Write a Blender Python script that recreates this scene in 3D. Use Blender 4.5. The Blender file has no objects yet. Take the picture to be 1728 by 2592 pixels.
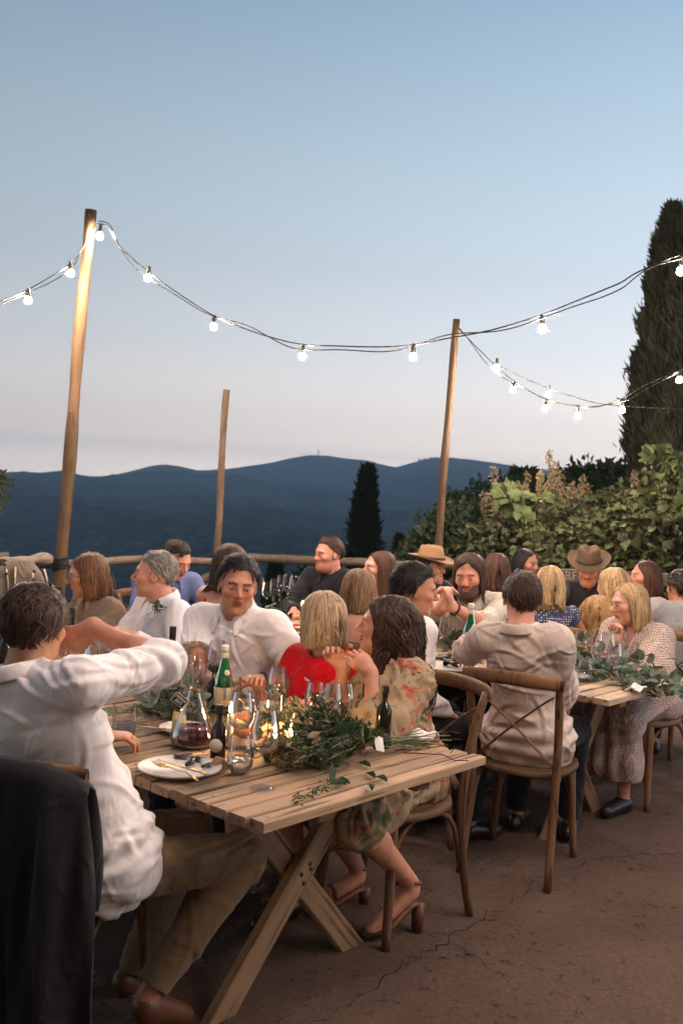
import bpy, math, random
import numpy as np
from mathutils import Vector, Matrix, noise as mnoise
R = math.radians
random.seed(7); rng = np.random.default_rng(11)
sc = bpy.context.scene
C = sc.collection
# ---------------------------------------------------------------- camera
F_PX, CX, CY = 2520.0, 864.0, 1296.0            # 35 mm lens, photograph 1728 x 2592
CAM_H, Y_HOR, ROLL = 1.62, 1235.0, R(3.0)
PITCH = math.atan((CY - Y_HOR) * math.cos(ROLL) / F_PX)
cam = bpy.data.cameras.new('camera'); camo = bpy.data.objects.new('camera', cam); C.objects.link(camo)
cam.sensor_fit = 'VERTICAL'; cam.sensor_height = 36.0; cam.lens = F_PX / 2592 * 36.0
cam.clip_start = 0.05; cam.clip_end = 20000
cam.dof.use_dof = True; cam.dof.focus_distance = 3.9; cam.dof.aperture_fstop = 5.6
camo.matrix_world = Matrix.Translation((0, 0, CAM_H)) @ Matrix.Rotation(R(90) - PITCH, 4, 'X') @ Matrix.Rotation(ROLL, 4, 'Z')
sc.camera = camo
def ray(x, y):
    u = (x - CX) / F_PX; v = -(y - CY) / F_PX
    c, q = math.cos(ROLL), math.sin(ROLL); u2 = u*c - v*q; v2 = u*q + v*c
    cp, sp = math.cos(PITCH), math.sin(PITCH)
    return np.array([u2, cp + v2*sp, v2*cp - sp])
def D(x, y, d):                                  # point seen at pixel x, y standing at distance d ahead
    r = ray(x, y); return np.array([0, 0, CAM_H]) + r * (d / r[1])
def Z(x, y, z):                                  # point seen at pixel x, y on the level z
    r = ray(x, y); return np.array([0, 0, CAM_H]) + r * ((z - CAM_H) / r[2])
# ---------------------------------------------------------------- sky, sun, exposure
w = bpy.data.worlds.new('World'); sc.world = w; w.use_nodes = True
nt = w.node_tree; N = nt.nodes; L = nt.links; N.clear()
out = N.new('ShaderNodeOutputWorld'); bg = N.new('ShaderNodeBackground'); L.new(bg.outputs[0], out.inputs[0])
SUN_EL, SUN_AZ = R(1.0), R(70)
sky = N.new('ShaderNodeTexSky'); sky.sky_type = 'NISHITA'; sky.sun_disc = False
sky.sun_elevation = SUN_EL; sky.sun_rotation = SUN_AZ; sky.air_density = 1.0; sky.dust_density = 0.6; sky.ozone_density = 2.0
tc = N.new('ShaderNodeTexCoord'); sep = N.new('ShaderNodeSeparateXYZ'); L.new(tc.outputs['Generated'], sep.inputs[0])
asn = N.new('ShaderNodeMath'); asn.operation = 'ARCSINE'; L.new(sep.outputs['Z'], asn.inputs[0])
mr = N.new('ShaderNodeMapRange'); mr.inputs[1].default_value = -0.1; mr.inputs[2].default_value = 0.9; L.new(asn.outputs[0], mr.inputs[0])
cr = N.new('ShaderNodeValToRGB'); L.new(mr.outputs[0], cr.inputs[0])
def srgb(r, g, b): return tuple(((c/255)/12.92 if c <= 10 else ((c/255+.055)/1.055)**2.4) for c in (r, g, b)) + (1,)
# evening sky by height above the horizon (degrees): a bright cream glow low down, blue above
tones = [(-4, (233,217,203), 3.2), (0, (233,217,203), 3.2), (1, (233,217,204), 2.95), (2, (231,217,206), 2.35), (3, (229,217,208), 1.75), (4, (226,217,210), 1.48), (8, (213,216,220), 1.16), (12, (200,211,221), 1.0), (17, (184,203,217), .95), (22, (166,189,208), .92), (27, (146,174,199), .86), (36, (96,135,168), .8), (51.5, (46,74,110), .8)]
stops = [((R(dg) + .1), tuple(c*k_ for c in srgb(*t_)[:3]) + (1,)) for dg, t_, k_ in tones]
e = cr.color_ramp.elements
for i, (p, col) in enumerate(stops):
    el = e[i] if i < 2 else e.new(p)
    el.position = p; el.color = col
mul = N.new('ShaderNodeMix'); mul.data_type = 'RGBA'; mul.blend_type = 'MIX'; mul.inputs[0].default_value = 0.93
sk2 = N.new('ShaderNodeMix'); sk2.data_type = 'RGBA'; sk2.blend_type = 'MULTIPLY'; sk2.inputs[0].default_value = 1; sk2.inputs[7].default_value = (.12, .12, .12, 1)
L.new(sky.outputs[0], sk2.inputs[6]); L.new(sk2.outputs[2], mul.inputs[6]); L.new(cr.outputs[0], mul.inputs[7])
# the west (right of the picture) is a little brighter after sunset
az = N.new('ShaderNodeMapRange'); az.inputs[1].default_value = -.5; az.inputs[2].default_value = .5; az.inputs[3].default_value = .64; az.inputs[4].default_value = 1.30
L.new(sep.outputs['X'], az.inputs[0])
L.new(mul.outputs[2], bg.inputs[0]); L.new(az.outputs[0], bg.inputs[1])
sl = bpy.data.lights.new('sun', 'SUN'); slo = bpy.data.objects.new('sun', sl); C.objects.link(slo)
sl.energy = 0.12; sl.angle = R(25); sl.color = (1, .72, .55)
slo.rotation_euler = (R(90) - R(4), 0, -SUN_AZ + R(180)); slo.location = (20, 10, 20)
vs = sc.view_settings; vs.view_transform = 'Standard'; vs.look = 'None'; vs.exposure = 0.35; vs.gamma = 1
sc.render.engine = 'CYCLES'; sc.cycles.use_denoising = True; sc.cycles.max_bounces = 10
sc.cycles.transparent_max_bounces = 32; sc.cycles.sample_clamp_indirect = 4; sc.cycles.use_light_tree = True
sc.cycles.caustics_reflective = False; sc.cycles.caustics_refractive = False
sc.cycles.volume_bounces = 0
# ---------------------------------------------------------------- helpers
def tag(o, label=None, cat=None, group=None, kind=None):
    if label: o['label'] = label
    if cat: o['category'] = cat
    if group: o['group'] = group
    if kind: o['kind'] = kind
    return o
def link(name, me, mat=None, parent=None):
    o = bpy.data.objects.new(name, me); C.objects.link(o)
    if mat is not None and not me.materials: me.materials.append(mat)
    if parent is not None: o.parent = parent
    return o
def thing(name, label, cat, loc=(0, 0, 0), rz=0, group=None):
    o = bpy.data.objects.new(name, None); C.objects.link(o); o.empty_display_size = .1
    o.location = tuple(loc); o.rotation_euler = (0, 0, rz)
    return tag(o, label, cat, group)
def mesh_np(name, v, quads=None, tris=None, smooth=True, cols=None):
    me = bpy.data.meshes.new(name); v = np.asarray(v, np.float32)
    nq = 0 if quads is None else len(quads); ntr = 0 if tris is None else len(tris)
    me.vertices.add(len(v)); me.vertices.foreach_set('co', v.ravel())
    loops = []; 
    if nq: loops.append(np.asarray(quads, np.int32).ravel())
    if ntr: loops.append(np.asarray(tris, np.int32).ravel())
    lp = np.concatenate(loops) if loops else np.zeros(0, np.int32)
    me.loops.add(len(lp)); me.loops.foreach_set('vertex_index', lp)
    st = np.concatenate([np.arange(nq)*4, nq*4 + np.arange(ntr)*3]).astype(np.int32)
    me.polygons.add(nq + ntr); me.polygons.foreach_set('loop_start', st)
    me.polygons.foreach_set('use_smooth', np.full(nq + ntr, smooth))
    if cols is not None:
        a = me.color_attributes.new('Col', 'FLOAT_COLOR', 'POINT')
        c4 = np.ones((len(v), 4), np.float32); c4[:, :cols.shape[1]] = cols; a.data.foreach_set('color', c4.ravel())
    me.update(calc_edges=True); me.validate()
    return me
class MB:                                        # collects shapes into one mesh
    def __init__(s): s.v = []; s.f = []
    def add(s, v, f):
        o = len(s.v); s.v += [tuple(p) for p in v]; s.f += [tuple(i + o for i in q) for q in f]; return s
    def box(s, c, d, rot=None, bev=0):
        c = np.array(c, float); h = np.array(d, float) / 2; r = np.eye(3) if rot is None else np.array(rot)
        if bev <= 0:
            P = [(x*h[0], y*h[1], z*h[2]) for x in (-1, 1) for y in (-1, 1) for z in (-1, 1)]
            return s.add([c + r @ np.array(p) for p in P], [(0,1,3,2), (4,6,7,5), (0,4,5,1), (2,3,7,6), (0,2,6,4), (1,5,7,3)])
        ver = []; idx = {}
        for x in (-1, 1):
            for y in (-1, 1):
                for z in (-1, 1):
                    for a in range(3):
                        q = np.array([x, y, z]) * (h - bev); q[a] = (x, y, z)[a] * h[a]
                        idx[(x, y, z, a)] = len(ver); ver.append(c + r @ q)
        fs = []
        for a in range(3):
            b, d2 = (a + 1) % 3, (a + 2) % 3
            for sg in (-1, 1):
                q = []
                for (i, j) in ((-1, -1), (1, -1), (1, 1), (-1, 1)):
                    k = [0, 0, 0]; k[a] = sg; k[b] = i; k[d2] = j; q.append(idx[(*k, a)])
                fs.append(q if sg > 0 else q[::-1])
        for a in range(3):
            b, d2 = (a + 1) % 3, (a + 2) % 3
            for i in (-1, 1):
                for j in (-1, 1):
                    k0 = [0]*3; k1 = [0]*3; k0[a] = -1; k1[a] = 1
                    for k in (k0, k1): k[b] = i; k[d2] = j
                    q = [idx[(*k0, b)], idx[(*k1, b)], idx[(*k1, d2)], idx[(*k0, d2)]]
                    fs.append(q if i*j < 0 else q[::-1])
        for x in (-1, 1):
            for y in (-1, 1):
                for z in (-1, 1):
                    q = [idx[(x, y, z, a)] for a in range(3)]
                    fs.append(q if x*y*z > 0 else q[::-1])
        return s.add(ver, fs)
    def tube(s, pts, rad, n=8, cap=True, flat=None):
        pts = [np.array(p, float) for p in pts]; m = len(pts)
        rads = rad if hasattr(rad, '__len__') else [rad]*m
        up = np.array([0, 0, 1.]); V = []; prev = None
        for i in range(m):
            t = pts[min(i+1, m-1)] - pts[max(i-1, 0)]; t = t / (np.linalg.norm(t) + 1e-9)
            a = np.cross(t, up if prev is None else np.cross(prev, t))
            if prev is None:
                if np.linalg.norm(a) < 1e-3: a = np.cross(t, [0, 1., 0])
            else:
                a = prev - t*np.dot(prev, t)
            a = a / (np.linalg.norm(a) + 1e-9); b = np.cross(t, a); prev = a
            for k in range(n):
                an = 2*math.pi*k/n
                V.append(pts[i] + rads[i]*(math.cos(an)*a + (flat or 1)*math.sin(an)*b))
        Fs = []
        for i in range(m-1):
            for k in range(n):
                Fs.append((i*n+k, i*n+(k+1) % n, (i+1)*n+(k+1) % n, (i+1)*n+k))
        if cap: Fs.append(tuple(range(n))[::-1]); Fs.append(tuple((m-1)*n+k for k in range(n)))
        return s.add(V, Fs)
    def lathe(s, prof, n=24, c=(0, 0, 0)):
        V = []; Fs = []; m = len(prof)
        for (r, z) in prof:
            for k in range(n):
                a = 2*math.pi*k/n; V.append((c[0]+r*math.cos(a), c[1]+r*math.sin(a), c[2]+z))
        for i in range(m-1):
            for k in range(n):
                Fs.append((i*n+k, i*n+(k+1) % n, (i+1)*n+(k+1) % n, (i+1)*n+k))
        return s.add(V, Fs)
    def mesh(s, name, smooth=True):
        me = bpy.data.meshes.new(name); me.from_pydata(s.v, [], s.f); me.update()
        if smooth: me.polygons.foreach_set('use_smooth', [True]*len(me.polygons))
        return me
    def build(s, name, mat, parent=None, smooth=True):
        return link(name, s.mesh(name, smooth), mat, parent)
def edge_smooth(me, ang=35):
    try: me.set_sharp_from_angle(angle=R(ang))
    except Exception: pass
def rotz(a): c, q = math.cos(a), math.sin(a); return np.array([[c, -q, 0], [q, c, 0], [0, 0, 1.]])
def nrm(a): a = np.array(a, float); return a / (np.linalg.norm(a) + 1e-12)
def copy_tree(o, parent=None):
    c = o.copy(); C.objects.link(c); c.parent = parent
    for ch in list(o.children): copy_tree(ch, c)
    return c
# ---------------------------------------------------------------- materials
MATS = {}
def mat(name, col, rough=.7, spec=.4, noise=None, bump=None, attr=False, trans=0, ior=1.45, emis=None, sheen=0, metal=0, coord='Object', stretch=(1, 1, 1), tone2=None):
    """col: base colour; noise=(scale, amount) varies it; tone2 second colour; bump=(scale, strength, distance)"""
    m = bpy.data.materials.new(name); m.use_nodes = True; n = m.node_tree.nodes; l = m.node_tree.links
    b = n['Principled BSDF']; b.inputs['Roughness'].default_value = rough; b.inputs['Specular IOR Level'].default_value = spec
    b.inputs['Base Color'].default_value = (*col[:3], 1); b.inputs['Metallic'].default_value = metal
    if trans: b.inputs['Transmission Weight'].default_value = trans; b.inputs['IOR'].default_value = ior
    if sheen: b.inputs['Sheen Weight'].default_value = sheen
    if emis: b.inputs['Emission Color'].default_value = (*emis[0], 1); b.inputs['Emission Strength'].default_value = emis[1]
    tcn = n.new('ShaderNodeTexCoord'); mp = n.new('ShaderNodeMapping'); l.new(tcn.outputs[coord], mp.inputs[0]); mp.inputs['Scale'].default_value = stretch
    src = None
    if noise:
        t = n.new('ShaderNodeTexNoise'); t.inputs['Scale'].default_value = noise[0]; t.inputs['Detail'].default_value = 6; t.inputs['Roughness'].default_value = .62; l.new(mp.outputs[0], t.inputs[0])
        r = n.new('ShaderNodeValToRGB'); l.new(t.outputs[0], r.inputs[0])
        a = noise[1]; c2 = tone2 or tuple(min(1, c*(1+a)) for c in col[:3])
        r.color_ramp.elements[0].position = .32; r.color_ramp.elements[1].position = .68
        r.color_ramp.elements[0].color = (*[c*(1-a) for c in col[:3]], 1); r.color_ramp.elements[1].color = (*c2[:3], 1)
        src = r.outputs[0]
    if attr:
        at = n.new('ShaderNodeAttribute'); at.attribute_name = 'Col'
        if src is not None:
            mx = n.new('ShaderNodeMix'); mx.data_type = 'RGBA'; mx.blend_type = 'MULTIPLY'; mx.inputs[0].default_value = 1
            l.new(src, mx.inputs[6]); l.new(at.outputs[0], mx.inputs[7]); src = mx.outputs[2]
        else:
            mx = n.new('ShaderNodeMix'); mx.data_type = 'RGBA'; mx.blend_type = 'MULTIPLY'; mx.inputs[0].default_value = 1
            mx.inputs[6].default_value = (*col[:3], 1); l.new(at.outputs[0], mx.inputs[7]); src = mx.outputs[2]
    if src is not None: l.new(src, b.inputs['Base Color'])
    if bump:
        t = n.new('ShaderNodeTexNoise'); t.inputs['Scale'].default_value = bump[0]; t.inputs['Detail'].default_value = 5; l.new(mp.outputs[0], t.inputs[0])
        bp = n.new('ShaderNodeBump'); bp.inputs['Strength'].default_value = bump[1]; bp.inputs['Distance'].default_value = bump[2]
        l.new(t.outputs[0], bp.inputs['Height']); l.new(bp.outputs[0], b.inputs['Normal'])
    MATS[name] = m
    return m
def wood(name, c1, c2, rough=.7, axis=0, scale=1.0, bumps=.5, knots=True, dark=.35):
    m = bpy.data.materials.new(name); m.use_nodes = True; n = m.node_tree.nodes; l = m.node_tree.links
    b = n['Principled BSDF']; b.inputs['Roughness'].default_value = rough; b.inputs['Specular IOR Level'].default_value = .25
    tcn = n.new('ShaderNodeTexCoord'); mp = n.new('ShaderNodeMapping'); l.new(tcn.outputs['Object'], mp.inputs[0])
    oi = n.new('ShaderNodeObjectInfo'); ad = n.new('ShaderNodeVectorMath'); ad.operation = 'ADD'
    ml = n.new('ShaderNodeVectorMath'); ml.operation = 'SCALE'; ml.inputs[3].default_value = 17; cb = n.new('ShaderNodeCombineXYZ')
    for k in range(3): l.new(oi.outputs['Random'], cb.inputs[k])
    l.new(cb.outputs[0], ml.inputs[0]); l.new(mp.outputs[0], ad.inputs[0]); l.new(ml.outputs[0], ad.inputs[1])
    s = [26*scale]*3; s[axis] = 1.6*scale; mp.inputs['Scale'].default_value = s
    t = n.new('ShaderNodeTexNoise'); t.inputs['Scale'].default_value = 1; t.inputs['Detail'].default_value = 8; t.inputs['Roughness'].default_value = .7; t.inputs['Distortion'].default_value = .6; l.new(ad.outputs[0], t.inputs[0])
    r = n.new('ShaderNodeValToRGB'); l.new(t.outputs[0], r.inputs[0]); r.color_ramp.elements[0].position = .3; r.color_ramp.elements[1].position = .7
    r.color_ramp.elements[0].color = (*c1, 1); r.color_ramp.elements[1].color = (*c2, 1)
    e2 = r.color_ramp.elements.new(.36); e2.color = tuple(a*.35 + b_*.65 for a, b_ in zip(c1, c2)) + (1,)
    # grey wear + random board tone
    t2 = n.new('ShaderNodeTexNoise'); t2.inputs['Scale'].default_value = 4*scale; t2.inputs['Detail'].default_value = 5; l.new(tcn.outputs['Object'], t2.inputs[0])
    hs = n.new('ShaderNodeHueSaturation'); l.new(r.outputs[0], hs.inputs['Color'])
    rr = n.new('ShaderNodeMapRange'); rr.inputs[3].default_value = .72; rr.inputs[4].default_value = 1.2; l.new(oi.outputs['Random'], rr.inputs[0])
    mm = n.new('ShaderNodeMath'); mm.operation = 'MULTIPLY'; l.new(rr.outputs[0], mm.inputs[0])
    r2 = n.new('ShaderNodeMapRange'); r2.inputs[1].default_value = .3; r2.inputs[2].default_value = .7; r2.inputs[3].default_value = .7; r2.inputs[4].default_value = 1.2; l.new(t2.outputs[0], r2.inputs[0])
    l.new(r2.outputs[0], mm.inputs[1]); l.new(mm.outputs[0], hs.inputs['Value'])
    mp3 = n.new('ShaderNodeMapping'); s3 = [70*scale]*3; s3[axis] = 2.4*scale; mp3.inputs['Scale'].default_value = s3; l.new(ad.outputs[0], mp3.inputs[0]); 
    mpa = n.new('ShaderNodeMapping'); l.new(tcn.outputs['Object'], mpa.inputs[0]); mpa.inputs['Scale'].default_value = s3; ad3 = n.new('ShaderNodeVectorMath'); ad3.operation = 'ADD'; l.new(mpa.outputs[0], ad3.inputs[0]); l.new(ml.outputs[0], ad3.inputs[1])
    t3 = n.new('ShaderNodeTexNoise'); t3.inputs['Scale'].default_value = 1; t3.inputs['Detail'].default_value = 3; l.new(ad3.outputs[0], t3.inputs[0])
    r3 = n.new('ShaderNodeMapRange'); r3.inputs[1].default_value = .34; r3.inputs[2].default_value = .40; r3.inputs[3].default_value = dark; r3.inputs[4].default_value = 1; l.new(t3.outputs[0], r3.inputs[0])
    mx3 = n.new('ShaderNodeMix'); mx3.data_type = 'RGBA'; mx3.blend_type = 'MULTIPLY'; mx3.inputs[0].default_value = 1; l.new(hs.outputs[0], mx3.inputs[6]); l.new(r3.outputs[0], mx3.inputs[7]); l.new(mx3.outputs[2], b.inputs['Base Color'])
    bp = n.new('ShaderNodeBump'); bp.inputs['Strength'].default_value = bumps; bp.inputs['Distance'].default_value = .004; l.new(t.outputs[0], bp.inputs['Height']); l.new(bp.outputs[0], b.inputs['Normal'])
    MATS[name] = m; return m
# ================================================================ setting
M = {}
def floor_material():
    m = bpy.data.materials.new('worn_concrete'); m.use_nodes = True; n = m.node_tree.nodes; l = m.node_tree.links
    b = n['Principled BSDF']; b.inputs['Roughness'].default_value = .85; b.inputs['Specular IOR Level'].default_value = .25
    tcn = n.new('ShaderNodeTexCoord')
    def nz(scale, det=6, ro=.6, dist=0):
        t = n.new('ShaderNodeTexNoise'); t.inputs['Scale'].default_value = scale; t.inputs['Detail'].default_value = det; t.inputs['Roughness'].default_value = ro; t.inputs['Distortion'].default_value = dist; l.new(tcn.outputs['Object'], t.inputs[0]); return t
    def ramp(src, stops):
        r = n.new('ShaderNodeValToRGB'); l.new(src, r.inputs[0])
        for i, (p, c) in enumerate(stops):
            el = r.color_ramp.elements[i] if i < 2 else r.color_ramp.elements.new(p); el.position = p; el.color = (*c, 1)
        return r
    def mulc(a, bb, f=1):
        x = n.new('ShaderNodeMix'); x.data_type = 'RGBA'; x.blend_type = 'MULTIPLY'; x.inputs[0].default_value = f; l.new(a, x.inputs[6]); l.new(bb, x.inputs[7]); return x.outputs[2]
    a = ramp(nz(1.3).outputs[0], [(.3, (.088, .056, .040)), (.7, (.158, .105, .078))])
    g = ramp(nz(60, 4, .7).outputs[0], [(.3, (.6, .6, .6)), (.7, (1.15, 1.12, 1.1))])
    c = mulc(a.outputs[0], g.outputs[0])
    pit = ramp(nz(20, 6, .8, .4).outputs[0], [(.36, (.22, .2, .19)), (.45, (1, 1, 1))])       # dark pits and moss specks
    patch = ramp(nz(2.2, 4, .6).outputs[0], [(.44, (1, 1, 1)), (.62, (.06, .06, .06))])
    pm = n.new('ShaderNodeMix'); pm.data_type = 'RGBA'; l.new(patch.outputs[0], pm.inputs[0]); pm.inputs[6].default_value = (1, 1, 1, 1); l.new(pit.outputs[0], pm.inputs[7])
    c = mulc(c, pm.outputs[2])
    l.new(c, b.inputs['Base Color'])
    bp = n.new('ShaderNodeBump'); bp.inputs['Strength'].default_value = .55; bp.inputs['Distance'].default_value = .01
    l.new(nz(38, 8, .72).outputs[0], bp.inputs['Height']); l.new(bp.outputs[0], b.inputs['Normal'])
    return m
M['floor'] = floor_material()
FA, FB = np.array([-2.6, 6.75]), np.array([0.75, 8.7])     # the fence line
fd = nrm(FB - FA); fn = np.array([-fd[1], fd[0]])
edge = [FA - fd*7 + fn*.6, FB + fd*14 + fn*.6]
fl = [(-9, -5), (15, -5), (edge[1][0], edge[1][1]), (edge[0][0], edge[0][1])]
mb = MB(); mb.add([(x, y, 0) for x, y in fl] + [(x, y, -1.2) for x, y in fl], [(0, 1, 2, 3), (2, 6, 7, 3), (1, 5, 6, 2), (3, 7, 4, 0)])
tag(mb.build('terrace', M['floor'], smooth=False), 'brown worn concrete terrace with cracks', None, None, 'structure')
# cracks in the concrete: open seams as thin dark sunken fillets of dirt
M['dirt'] = mat('crack_dirt', (.035, .023, .017), .95, .1)
def crack(pts, wd, seed):
    r = random.Random(seed); P = []
    for (a, b2) in zip(pts[:-1], pts[1:]):
        a, b2 = np.array(a), np.array(b2); k = max(3, int(np.linalg.norm(b2-a)/.035))
        for i in range(k):
            t = i/k; q = a + (b2-a)*t; nn = np.array([-(b2-a)[1], (b2-a)[0]]); nn = nn/np.linalg.norm(nn)
            P.append(q + nn*r.gauss(0, .011))
    V = []; Fc = []
    for i, p in enumerate(P):
        d = nrm(P[min(i+1, len(P)-1)] - P[max(i-1, 0)]); nn = np.array([-d[1], d[0]]); w2 = wd*r.uniform(.12, .75)
        V += [(*(p - nn*w2), .0025), (*(p + nn*w2*r.uniform(.4, 1.4)), .0025)]
    for i in range(len(P)-1): Fc.append((2*i, 2*i+2, 2*i+3, 2*i+1))
    return V, Fc
def fp(x, y): return tuple(Z(x, y, 0)[:2])
mb = MB()
for i, (pp, wd) in enumerate([
    ([fp(800, 2590), fp(930, 2510), fp(1010, 2450), fp(1095, 2405), fp(1145, 2370), fp(1230, 2320), fp(1330, 2265), fp(1350, 2210)], .004),
    ([fp(1350, 2210), fp(1440, 2200), fp(1490, 2180), fp(1530, 2170), fp(1650, 2165), fp(1760, 2160)], .0045),
    ([fp(1480, 2060), fp(1510, 2110), fp(1580, 2150), fp(1660, 2168)], .0035),
    ([fp(1145, 2390), fp(1210, 2430), fp(1260, 2470), fp(1300, 2500)], .003),
    ([fp(700, 2592), fp(745, 2560), fp(800, 2540)], .003)]):
    mb.add(*crack(pp, wd, i))
ter = [o for o in C.objects if o.name == 'terrace'][0]
mb.build('crack', M['dirt'], ter, smooth=False)
# the farmhouse added out of view behind the camera to block sky light
M['plaster'] = mat('ochre_plaster', (.42, .30, .19), .9, .1, noise=(3, .25), bump=(30, .6, .02)); M['shutter'] = mat('green_shutter', (.04, .07, .045), .6); M['tile'] = mat('roof_tile', (.30, .13, .07), .8, noise=(8, .3)); M['pane'] = mat('dark_pane', (.03, .035, .04), .1, .6)
hs = thing('sky_block_house', 'unseen ochre house with tiled roof, added behind the camera to block sky', 'house', (1, -3.2, 0))
MB().box((0, -3, 3.2), (17, 6, 6.4)).build('wall', M['plaster'], hs, False)
rf = MB().add([(-9, .9, 6.25), (9, .9, 6.25), (9, -3, 8), (-9, -3, 8), (9, -6.9, 6.25), (-9, -6.9, 6.25), (-9, .9, 6.42), (9, .9, 6.42), (9, -3, 8.2), (-9, -3, 8.2), (9, -6.9, 6.42), (-9, -6.9, 6.42)], [(6, 7, 8, 9), (9, 8, 10, 11), (3, 2, 1, 0), (5, 4, 2, 3), (0, 1, 7, 6), (5, 11, 10, 4), (0, 6, 9, 3), (1, 2, 8, 7), (3, 9, 11, 5), (2, 4, 10, 8)]).build('roof', M['tile'], hs, False)
for x in (-5.5, -1.8, 1.8, 5.5):
    for z in (1.7, 4.6):
        wn = MB().box((x, .03, z), (1.0, .08, 1.3)).build('window', M['pane'], hs, False)
        for sd in (-1, 1): MB().box((x+sd*.78, .06, z), (.5, .06, 1.36)).build('shutter', M['shutter'], wn, False)
MB().box((3.7, .05, 1.1), (1.1, .1, 2.2)).build('door', M['shutter'], hs, False)
# ---------------------------------------------------------------- hills
ridge = [(-500,1228),(-250,1222),(0,1215),(60,1209),(110,1203),(150,1199),(190,1205),(245,1212),(290,1205),(340,1193),(380,1182),(420,1177),(455,1182),(500,1191),(560,1188),(620,1181),(690,1170),(740,1158),(790,1151),(835,1154),(870,1160),(920,1165),(960,1175),(1000,1183),(1040,1172),(1085,1160),(1135,1157),(1200,1164),(1240,1170),(1330,1184),(1410,1190),(1480,1188),(1540,1180),(1600,1172),(1700,1168),(1900,1190),(2300,1210)]
raz = []; rel = []
for x, y in ridge:
    r = ray(x, y); raz.append(math.atan2(r[0], r[1])); rel.append(r[2]/math.hypot(r[0], r[1]))
raz = np.array(raz); rel = np.array(rel)
def fbm(x, y, z=0, o=4): return mnoise.fractal(Vector((x, y, z)), 1.0, 2.0, o)
nr, na = 150, 260
rad = np.concatenate([np.geomspace(7, 300, 50), np.linspace(320, 4300, nr-50)]); azs = np.concatenate([np.linspace(-1.2, -.42, 25)[:-1], np.linspace(-.42, .5, na-48), np.linspace(.5, 1.2, 25)[1:]])
na = len(azs)
kr = np.array([7, 12, 30, 80, 200, 450, 900, 1500, 2300, 3000, 3600, 4300.])
V = np.zeros((nr, na, 3), np.float32)
for j, a in enumerate(azs):
    el = np.interp(a, raz, rel); crest = CAM_H + el*3600
    right = min(1, max(0, (a + .02)/.16))
    kh = np.array([-1.5 + right*1.2, -3 + right*2.6, -9 + right*7.5, -24 + right*14, -46, -62, -66, -58, -34, crest*.55 - 14, crest, crest - 160])
    h = np.interp(rad, kr, kh)
    for i, r in enumerate(rad):
        x, y = r*math.sin(a), r*math.cos(a)
        amp = np.interp(r, [0, 60, 300, 900, 2600, 3500, 3600, 3700], [0, .4, 9, 42, 62, 14, 3, 8])
        rdg = 1 - abs(fbm(x/900 + 3.1, y/1100 + 1.7, .3, 5))*2
        z = h[i] + amp*(rdg - .45) + amp*.12*fbm(x/60, y/60, 2, 3)
        if 60 < r < 1500: z += np.interp(r, [60, 120, 1500], [.5, 3.2, 5])*abs(mnoise.noise(Vector((x/np.interp(r,[60,1500],[7,26]), y/np.interp(r,[60,1500],[7,26]), 0))))
        V[i, j] = (x, y, z)
    if True:
        k = np.argmin(abs(rad-3600)); V[k, j, 2] = crest + 2.5*fbm(a*90, 0, 0, 4)
idx = np.arange(nr*na).reshape(nr, na)
q = np.stack([idx[:-1, :-1], idx[:-1, 1:], idx[1:, 1:], idx[1:, :-1]], -1).reshape(-1, 4)
def hill_material():
    m = mat('wooded_hill', (.03, .045, .026), .95, .05, bump=(.07, 1.0, 14)); n = m.node_tree.nodes; l = m.node_tree.links; b_ = n['Principled BSDF']; tcn = n.new('ShaderNodeTexCoord')
    def layer(scale, stops, kind='n'):
        t = n.new('ShaderNodeTexNoise' if kind == 'n' else 'ShaderNodeTexVoronoi'); t.inputs['Scale'].default_value = scale; l.new(tcn.outputs['Object'], t.inputs[0]); r = n.new('ShaderNodeValToRGB'); l.new(t.outputs[0], r.inputs[0])
        if kind == 'n': t.inputs['Detail'].default_value = 7; t.inputs['Roughness'].default_value = .68
        for k, (p, c) in enumerate(stops): r.color_ramp.elements[k].position = p; r.color_ramp.elements[k].color = (*c, 1)
        return r.outputs[0]
    a = layer(.004, [(.35, (.018, .034, .020)), (.66, (.10, .12, .062))]); c = layer(.03, [(.36, (.30, .32, .34)), (.64, (1.5, 1.45, 1.3))]); d = layer(.085, [(.0, (1.6, 1.55, 1.4)), (.75, (.25, .28, .3))], 'v')  # light crowns and dark gaps: canopy shading put into the colour
    for x in (c, d):
        q = n.new('ShaderNodeMix'); q.data_type = 'RGBA'; q.blend_type = 'MULTIPLY'; q.inputs[0].default_value = 1; l.new(a, q.inputs[6]); l.new(x, q.inputs[7]); a = q.outputs[2]
    l.new(a, b_.inputs['Base Color']); return m
M['hill'] = hill_material()
tag(link('hills', mesh_np('hills', V.reshape(-1, 3), q), M['hill']), 'dark wooded hills and blue ridge beyond the valley', None, None, 'structure')
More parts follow.
